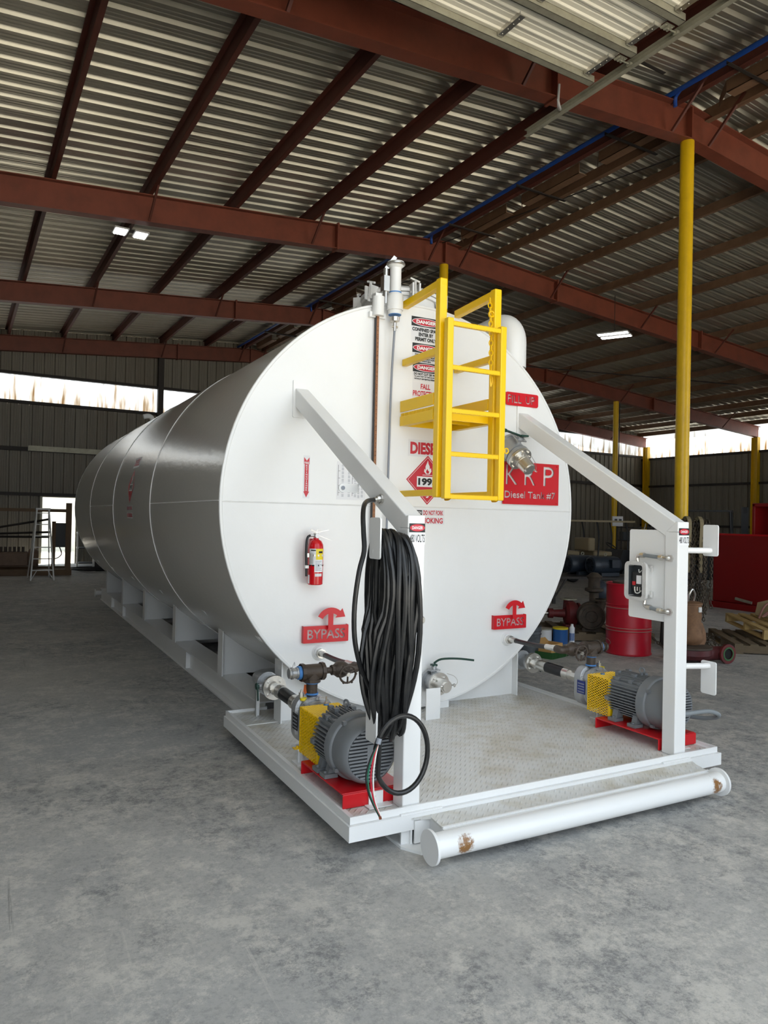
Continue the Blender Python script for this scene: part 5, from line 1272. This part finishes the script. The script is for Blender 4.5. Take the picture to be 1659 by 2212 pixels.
vol_pump('pump_casing', 'dusty brown pump casing facing the camera beside the red drum', 4.50, 2.80, -.70, .128, 'oldbrown', .92)
p2 = vol_pump('red_pump', 'old dark red pump lying on the pallet with its shaft to the left', 4.50, 3.22, 1.08, .128, 'oldred', .82)
vol_pump('red_pump', 'old dark red pump half hidden by the lower right edge of the tank', 4.16, 3.72, -.2, .128, 'oldred', .95)
t, T = ground_thing('valve_block', 'dark blue-brown valve casting standing behind the drum beneath the bench', 'valve', 5.35, 3.62, .3, 0)
MB(T).lathe([(.13, .0), (.13, .03), (.07, .05), (.07, .55), (.14, .58), (.14, .62), (.09, .63), (.09, .75), (.12, .80), (.05, .86)], (0, 0, 0), (0, 0, 1), 20).build('body', 'oldbrown', t)
MB(T).sphere((.17, 0, .55), .15, 14, 1.3).build('bonnet', 'bluemotor', t)
# bench with two electric motors
t, T = ground_thing('steel_bench', 'dark steel bench carrying two blue-grey electric motors', 'bench', 8.15, 6.3, -.45)
MB(T).box(-1.3, 1.2, -.35, .75, .50, .545).build('bench_top', 'darksteel', t, smooth=False)
for x in (-1.05, 1.05):
    for y in (-.3, .3): MB(T).box(x-.03, x+.03, y-.03, y+.03, 0, .50).build('leg', 'darksteel', t, smooth=False)
MB(T).beam((-1.05, -.3, .1), (-.8, -.3, .50), .03, .03).build('leg_brace', 'darksteel', t)
def emotor(label, x, y, rz):
    t = thing('electric_motor', label, 'motor', (x, y, .545), rz, 'blue-grey electric motors on the bench'); T = TM(t); z = .22
    b_ = MB(T).lathe([(.05, .72), (.13, .70), (.17, .66), (.18, .60), (.18, .16), (.19, .15), (.19, .05), (.17, .0), (.14, -.015), (.13, .0)], (0, 0, z), (1, 0, 0), 36, caps=False).build('body', 'bluemotor', t)
    MB(T).cyl((.02, 0, z), (.022, 0, z), .14, seg=30).build('fan_shade_disc', 'blackflat', t)  # black disc behind the grille, interior shade given as colour
    m = MB(T)
    for r in (.04, .07, .10, .13): m.torus((-.008, 0, z), (1, 0, 0), r, .006, 24, 5)
    for k in range(8): a = PI/4*k; m.cyl((-.008, 0, z), (-.008, .14*math.cos(a), z+.14*math.sin(a)), .006, seg=5)
    m.build('fan_grille', 'bluemotor', t)
    MB(T).box(.35, .55, -.26, -.14, z-.05, z+.12).build('terminal_box', 'bluemotor', t, bevel=.01)
    MB(T).torus((.38, 0, z+.215), (0, 1, 0), .03, .009).build('lifting_eye', 'galv', t)
    for y_ in (-.14, .14): MB(T).box(.15, .60, y_-.04, y_+.04, 0, .07).build('foot', 'bluemotor', t)
emotor('blue-grey electric motor on the bench, right one nearest the red drum, with eye bolt', 7.95, 6.40, -.1)
emotor('blue-grey electric motor on the bench, left one partly behind the tank edge', 7.75, 6.85, -.1)
# golf cart
t, T = ground_thing('golf_cart', 'golf cart with tan canopy and tan seats behind the bench', 'cart', 12.1, 10.6, -.35)
MB(T).prism(rrect(-1.15, 1.0, -.6, .6, .12), lambda a, b, q: (a, b, 1.66+.05*q)).build('canopy', 'tan', t)
for x, y in ((-1.0, -.5), (-1.0, .5), (.75, -.5), (.75, .5), (-.1, -.5), (-.1, .5)):
    MB(T).tube([(x, y, .35), (x+.05, y, 1.2), (x-.02, y, 1.66)], .022, 6).build('canopy_post', 'black', t)
MB(T).box(-.35, -.15, -.5, .5, .85, 1.22).build('seat_back', 'tan', t, bevel=.04)
MB(T).box(-.2, .35, -.5, .5, .72, .85).build('seat', 'tan', t, bevel=.04)
MB(T).box(-1.1, -.6, -.5, .5, .72, .85).build('rear_seat', 'tan', t, bevel=.04)
MB(T).prism([(-1.2, .35), (1.15, .35), (1.2, .6), (.8, .9), (.65, .9), (.5, .45), (-.3, .45), (-.35, .72), (-1.2, .72)], lambda a, b, q: (a, -.55+1.1*q, b)).build('body', 'black', t)
for x in (-.8, .8):
    for y in (-.5, .5): MB(T).lathe([(.05, -.08), (.2, -.08), (.23, -.03), (.23, .05), (.2, .09), (.05, .09)], (x, y, .23), (0, 1, 0), 20).build('wheel', 'black', t)
MB(T).torus((.45, -.2, 1.0), (.7, 0, 1), .16, .015).build('steering_wheel', 'black', t)
# tool chest, plank, notice behind the cart
t, T = ground_thing('shelf_rack', 'dark rack stacked with boxes just right of the round column by the carts', 'rack', 14.6, 11.4, -.5)
for z in (.3, .7, 1.1, 1.5): MB(T).box(-.5, .5, -.25, .25, z, z+.03).build('shelf', 'darksteel', t, smooth=False)
for x in (-.5, .47):
    for y in (-.25, .22): MB(T).box(x, x+.03, y, y+.03, 0, 1.62).build('upright', 'darksteel', t, smooth=False)
for k in range(6): MB(T).box(-.42+.3*(k % 3), -.18+.3*(k % 3), -.2, .15, .33+.4*(k//3*2), .58+.4*(k//3*2)).build('storage_box', 'greydark' if k % 2 else 'black', t, bevel=.01)
t, T = ground_thing('plank', 'pale plank leaning against the rack beside the round column', 'plank', 14.2, 10.9, -.5)
MB(T).beam((-.25, -.1, .0), (.15, -.22, 1.65), .08, .03).build('board', 'galv', t)
t, T = ground_thing('notice_box', 'small white electrical box fixed beside the round column', 'electrical box', 13.75, 11.3, -.5, 0)
MB(T).box(-.16, .16, -.06, .02, 1.55, 1.85).build('case', 'paper', t, bevel=.01)
MB(T).box(-.02, .02, -.02, .02, 0, 1.55).build('stand', 'darksteel', t)
m = MB(T).box(-.10, -.02, -.066, -.06, 1.67, 1.77).box(.03, .11, -.066, -.06, 1.67, 1.77); m.build_each('socket', 'greydark', t)
# red container tank at the right
t, T = ground_thing('red_container', 'large dark red steel container standing on a skid at the right', 'container', 9.95, 5.05, .0)
MB(T).box(0, 2.4, -3.2, 0, .12, 1.46).build('body', 'redtank', t, bevel=.02)
MB(T).box(-.06, 2.4, -3.2, .02, .0, .12).build('skid', 'redtank', t)
MB(T).box(-.02, .02, -3.2, 0, 1.44, 1.475).build('top_rail', 'red', t)
m = MB(T).box(.0, .9, -.9, -.84, 1.46, 2.06).box(.0, .9, -2.0, -1.94, 1.46, 2.06).box(0, .9, -2.0, -.84, 2.0, 2.07).box(.5, .55, -2.0, -.84, 1.46, 2.0); m.build('headboard', 'redtank', t, bevel=.01)
MB(T).beam((-.05, -.9, .17), (-.05, -.55, .22), .03, .05).build('latch', 'galv', t)
# forklift
t, T = ground_thing('forklift', 'dark forklift mast and cab far back, above the red container', 'forklift', 13.6, 7.6, .6)
for x in (-.32, .28):
    MB(T).box(x-.06, x+.06, -.6, -.45, .05, 2.1).build('mast_rail', 'black', t, smooth=False)
MB(T).box(-.38, .34, -.58, -.5, 1.95, 2.1).build('mast_crossbar', 'black', t, smooth=False)
MB(T).box(-.45, .45, -.4, 1.2, .25, 1.0).build('body', 'greydark', t, bevel=.05)
for x in (-.42, .42):
    for y in (-.25, .9): MB(T).tube([(x, y, 1.0), (x, y+.05, 2.0)], .03, 6).build('cab_post', 'black', t)
MB(T).box(-.45, .45, -.25, 1.0, 1.98, 2.02).build('overhead_guard', 'black', t)
for x in (-.25, .25): MB(T).box(x-.06, x+.06, -1.5, -.55, .05, .09).build('fork', 'black', t)
for x in (-.45, .45):
    for y in (-.15, .95): MB(T).cyl((x-.08, y, .25), (x+.08, y, .25), .25, seg=20).build('wheel', 'black', t)
t, T = ground_thing('control_cabinet', 'pale grey-green electrical cabinet between forklift and red headboard', 'cabinet', 14.9, 6.2, .6)
MB(T).box(-.3, .3, -.2, .2, .0, 1.75).build('case', mat('pale_green_cabinet', '8d9284', .5), t, bevel=.01)
MB(T).box(.2, .24, -.215, -.2, .9, 1.1).build('handle', 'black', t)
# chain rack
t, T = ground_thing('chain_rack', 'steel stand behind the right white post, draped with chains and straps', 'rack', 5.36, 1.80, -.47)
MB(T).cyl((-.42, 0, 1.64), (.16, 0, 1.64), .03, seg=12).build('top_bar', 'darksteel', t)
for x in (-.36, .08): MB(T).beam((x, .16, 0), (x, 0, 1.64), .05, .05).build('leg', 'darksteel', t)
for k in range(11):
    x = -.40+.055*k; dpt = .10+.03*(k % 3)
    pts = [(x, .05, .35+.12*(k % 3)), (x+.01, .06, 1.4), (x, .04, 1.67), (x, -.03, 1.70), (x, -.07, 1.64), (x+.012, -dpt+.02, 1.2), (x, -dpt+.01, .7), (x+.01, -dpt, .38+.08*((k*5) % 4))]
    c_ = thing('hanging_chain', 'rusty chain hanging from the steel stand behind the right white post, %s from the left' % ords[k], 'chain', TM(t) @ Vector((x, -.06, .4)), -.47, 'rusty chains hung on the stand')
    chain_geo(MB(T), pts, .056, .017, .0062, 4).build('links', 'rustchain', c_, smooth=False)
for k, x in enumerate((-.30, -.13, .03)):
    c_ = thing('webbing_strap', 'dusty tan lifting strap looped over the chain stand, %s' % ('left', 'middle', 'right')[k], 'strap', TM(t) @ Vector((x, -.1, 1.0)), -.47, 'tan straps on the stand')
    m = MB(T); pts = [(x, -.09, 1.0), (x-.01, -.11, 1.3)]+[(x, -.10*math.cos(q*PI/8)-.01, 1.62+.115*math.sin(q*PI/8)) for q in range(9)]+[(x, .09, 1.1)]
    for a, b in zip(pts, pts[1:]): m.beam(a, b, .05, .012, (0, 1, .01))
    m.build('webbing', 'strap', c_)
# heap of chain on the floor under the stand (uncountable)
random.seed(5); m = MB(TM(t))
for k in range(16):
    x, y = random.uniform(-.5, .25), random.uniform(-.15, .25); a = random.uniform(0, 6)
    chain_geo(m, [(x, y, .03+.02*random.random()), (x+.2*math.cos(a), y+.15*math.sin(a), .06+.16*random.random()), (x+.3*math.cos(a+1), y+.2*math.sin(a+1), .03)], .05, .015, .005, 4)
tag(m.build('chain_heap', 'rustchain', smooth=False), 'heap of rusty chain on the floor under the chain stand', 'chain', kind='stuff')
# submersible pump
t, T = ground_thing('submersible_pump', 'rusty brown submersible pump standing on a dark red volute, right of the right post', 'pump', 4.50, 1.17)
MB(T).lathe([(.10, .21), (.14, .25), (.15, .30), (.13, .36), (.125, .44), (.12, .50), (.125, .52), (.125, .68), (.135, .685), (.135, .70), (.10, .715), (.02, .72)], (0, 0, 0), (0, 0, 1), 32).build('motor_housing', 'subm', t)
MB(T).lathe([(.20, .165), (.25, .17), (.25, .19), (.20, .20), (.14, .205)], (0, 0, 0), (0, 0, 1), 36).build('top_flange', 'oldbrown', t)
m = MB(T); m.lathe([(.10, .03), (.20, .05), (.245, .10), (.24, .165)], (0, 0, 0), (0, 0, 1), 36); m.tube([(.0, -.12, .105), (.18, -.13, .105), (.29, -.17, .11), (.32, -.26, .115)], .082, 20); m.build('volute', mat('dark_red_volute', '5a2426', .55, noise=.4, nscale=9), t)
m = MB(T); m.lathe([(.062, 0), (.115, 0), (.115, .025), (.062, .025)], (.32, -.26, .115), (-.12, -1, 0), 32, caps=False); m.build('discharge_flange', 'oldred', t)
MB(T).lathe([(.062, .026), (.082, .026), (.082, .028), (.062, .028)], (.32, -.26, .115), (-.12, -1, 0), 28, caps=False).build('gasket', 'green', t)
MB(T).cyl((.32, -.262, .115), (.3185, -.275, .115), .0615, seg=24).build('bore_shade_disc', 'blackflat', t)  # black plug in the flange opening, painted shade of the hole
MB(T).tube([(-.05, 0, .70), (-.05, -.02, .80), (0, -.02, .86), (.05, -.02, .80), (.05, 0, .70)], .012, 8).build('lifting_bail', 'steel', t)
MB(T).box(-.02, .03, -.136, -.124, .60, .66).build('nameplate', 'alu', t)
MB(T).prism([(.04, .19), (.17, .19), (.20, .25), (.19, .34), (.13, .46), (.10, .47), (.13, .34)], lambda a, b, q: (a, -.07+.10*q, b)).build('strut', 'subm', t)
# scrap on the pallets
t = thing('bent_sheet', 'bent tan plastic guard lying on the newer pallet', 'scrap', (6.75, 1.5, .37), -.3)
MB(TM(t)).prism([(-.25, 0), (-.2, .16), (.0, .18), (.12, .02), (.3, .0), (.1, .2), (-.05, .24), (-.26, .2), (-.3, .03)], lambda a, b, q: (a, -.15+.3*q, b)).build('panel', 'tan', t)
t = thing('cardboard_carton', 'crumpled brown carton on the newer pallet at the picture edge', 'box', (7.15, 1.3, .36), .2)
MB(TM(t)).box(-.18, .18, -.15, .15, 0, .26).build('carton', mat('brown_carton', '6f5230', .8), t, bevel=.01)
MB(TM(t)).cyl((-.2, -.16, .2), (-.12, -.2, .2), .09, seg=18).build('red_disc', 'wred', t)
t = thing('scrap_hose', 'reddish hose arching over the scrap on the newer pallet', 'hose', (6.6, 1.4, .37), -.3)
MB(TM(t)).tube([(-.35, 0, .02), (-.3, -.02, .16), (-.2, 0, .22), (-.15, .03, .1), (-.28, .02, .04), (-.1, -.05, .2), (.15, -.08, .30), (.45, -.1, .31)], .013, 8).build('tube', mat('pinkish_hose', '8d5f55', .6), t)

# ================================================================== BACKGROUND, LEFT
# stepladder
t, T = ground_thing('step_ladder', 'aluminium stepladder standing open in front of the bright back doorway', 'ladder', -1.80, 14.25, .05)
for s in (-1, 1):
    MB(T).beam((s*.25, -.1, 0), (s*.13, .1, 1.68), .03, .06).build('front_rail', 'alu', t, smooth=False)
    MB(T).beam((s*.24, .75, 0), (s*.13, .16, 1.66), .025, .04).build('rear_rail', 'alu', t, smooth=False)
    MB(T).beam((s*.235, -.08, .03), (s*.12, -.07, .235), .02, .015).build('corner_brace', 'alu', t, smooth=False)
for k in range(6):
    z = .25+.27*k; hw = .25-.12*z/1.68; MB(T).box(-hw, hw, -.12+.2*z/1.68, -.03+.2*z/1.68, z-.02, z).build('step', 'alu', t, smooth=False)
MB(T).box(-.16, .16, .04, .22, 1.67, 1.71).build('top_cap', 'alu', t, smooth=False)
# brown skid frame with engine and radiator
t, T = ground_thing('machine_frame', 'long brown steel frame with engine and radiator near the back wall', 'frame', -1.05, 15.75, -.04)
MB(T).box(-4.5, .02, -.12, .0, .0, .16).build('base_beam', 'frame_brown', t, smooth=False)
MB(T).box(-4.5, .02, 1.0, 1.12, .0, .16).build('base_beam', 'frame_brown', t, smooth=False)
MB(T).box(-.14, .0, -.1, .02, .16, 1.86).build('upright', 'frame_brown', t, smooth=False)
MB(T).box(-.46, -.37, -.1, .0, .16, 1.38).build('upright', 'frame_brown', t, smooth=False)
MB(T).box(-4.5, -.14, -.08, .0, 1.62, 1.70).build('top_beam', 'frame_brown', t, smooth=False)
MB(T).box(-4.5, -4.4, -.1, .0, .16, 1.62).build('upright', 'frame_brown', t, smooth=False)
MB(T).box(-2.45, -2.39, 1.0, 1.1, .16, 1.62).build('upright', 'frame_brown', t, smooth=False)
MB(T).box(-.37, -.14, -.07, .02, .72, 1.34).build('radiator', 'black', t)
MB(T).tube([(-.27, 0, .72), (-.22, 0, .55), (-.30, 0, .45), (-.4, 0, .42)], .015, 6).build('radiator_hose', 'black', t)
t2, T2 = ground_thing('engine_block', 'brown dusty engine with ribbed housing sitting in the brown frame', 'engine', -2.45, 16.1, -.04, .165)
m = MB(T2); m.box(-.28, .42, -.2, .25, .06, .42); m.build('block', 'enggrey', t2, bevel=.03)
MB(T2).box(-.33, -.26, -.26, .3, .02, .46).build('end_flange', 'enggrey', t2, bevel=.02)
MB(T2).lathe([(.2, .42), (.24, .46), (.24, .62), (.2, .66)], (0, 0, .25), (1, 0, 0), 24).build('bell_housing', 'enggrey', t2)
MB(T2).lathe([(.1, -.45), (.21, -.42), (.21, -.70), (.1, -.72)], (0, 0, .24), (1, 0, 0), 28).build('yellow_drum_guard', 'yellowdirt', t2)
for k in range(6): MB(T2).cyl((-.2+.1*k, 0, .42), (-.2+.1*k, 0, .55), .035, seg=10).build('injector_stub', 'iron', t2)
for k, (z, dz) in enumerate(((.95, .0), (1.02, .06), (1.15, .28))):
    t3 = thing('long_pipe', 'dark length of pipe laid across the brown frame, %s' % ('lowest', 'middle', 'sloping topmost')[k], 'pipe', (-2.6, 16.75, z), -.04)
    MB(TM(t3)).cyl((-1.8, 0, -dz), (1.1, 0, dz), .03, seg=10).build('tube', 'darksteel', t3)
t3, T3 = ground_thing('storage_shelf', 'dark storage shelf behind the rear of the tank with white upright', 'shelf', -.05, 18.9, PSI)
for z in (.1, .55, 1.0): MB(T3).box(-.55, 1.6, -.25, .25, z, z+.03).build('shelf_board', 'greydark', t3, smooth=False)
MB(T3).box(-.60, -.56, -.26, -.22, 0, 1.05).build('upright', 'paper', t3, smooth=False)
MB(T3).box(1.56, 1.60, -.26, -.22, 0, 1.05).build('upright', 'darksteel', t3, smooth=False)
t3, T3 = ground_thing('crate', 'low dark metal crate on the floor by the tank rear', 'crate', .05, 17.9, PSI)
MB(T3).prism([(-.3, 0), (.5, 0), (.5, .30), (.4, .36), (-.2, .36), (-.3, .28)], lambda a, b, q: (a, -.2+.4*q, b)).build('crate_body', 'darksteel', t3)
t3, T3 = ground_thing('floor_hose', 'black hose lying in flat coils on the floor beside the tank rear', 'hose', -.15, 16.9)
m = MB(T3); pts = []
for i in range(150): a = i*.21; r = .25+.012*i*.25; pts.append((r*math.cos(a)*1.5+random.uniform(-.01, .01), r*math.sin(a)*.8, .02+.012*(i % 7)/7+.0004*i))
m.tube(pts, .016, 6).build('coil', 'black', t3)
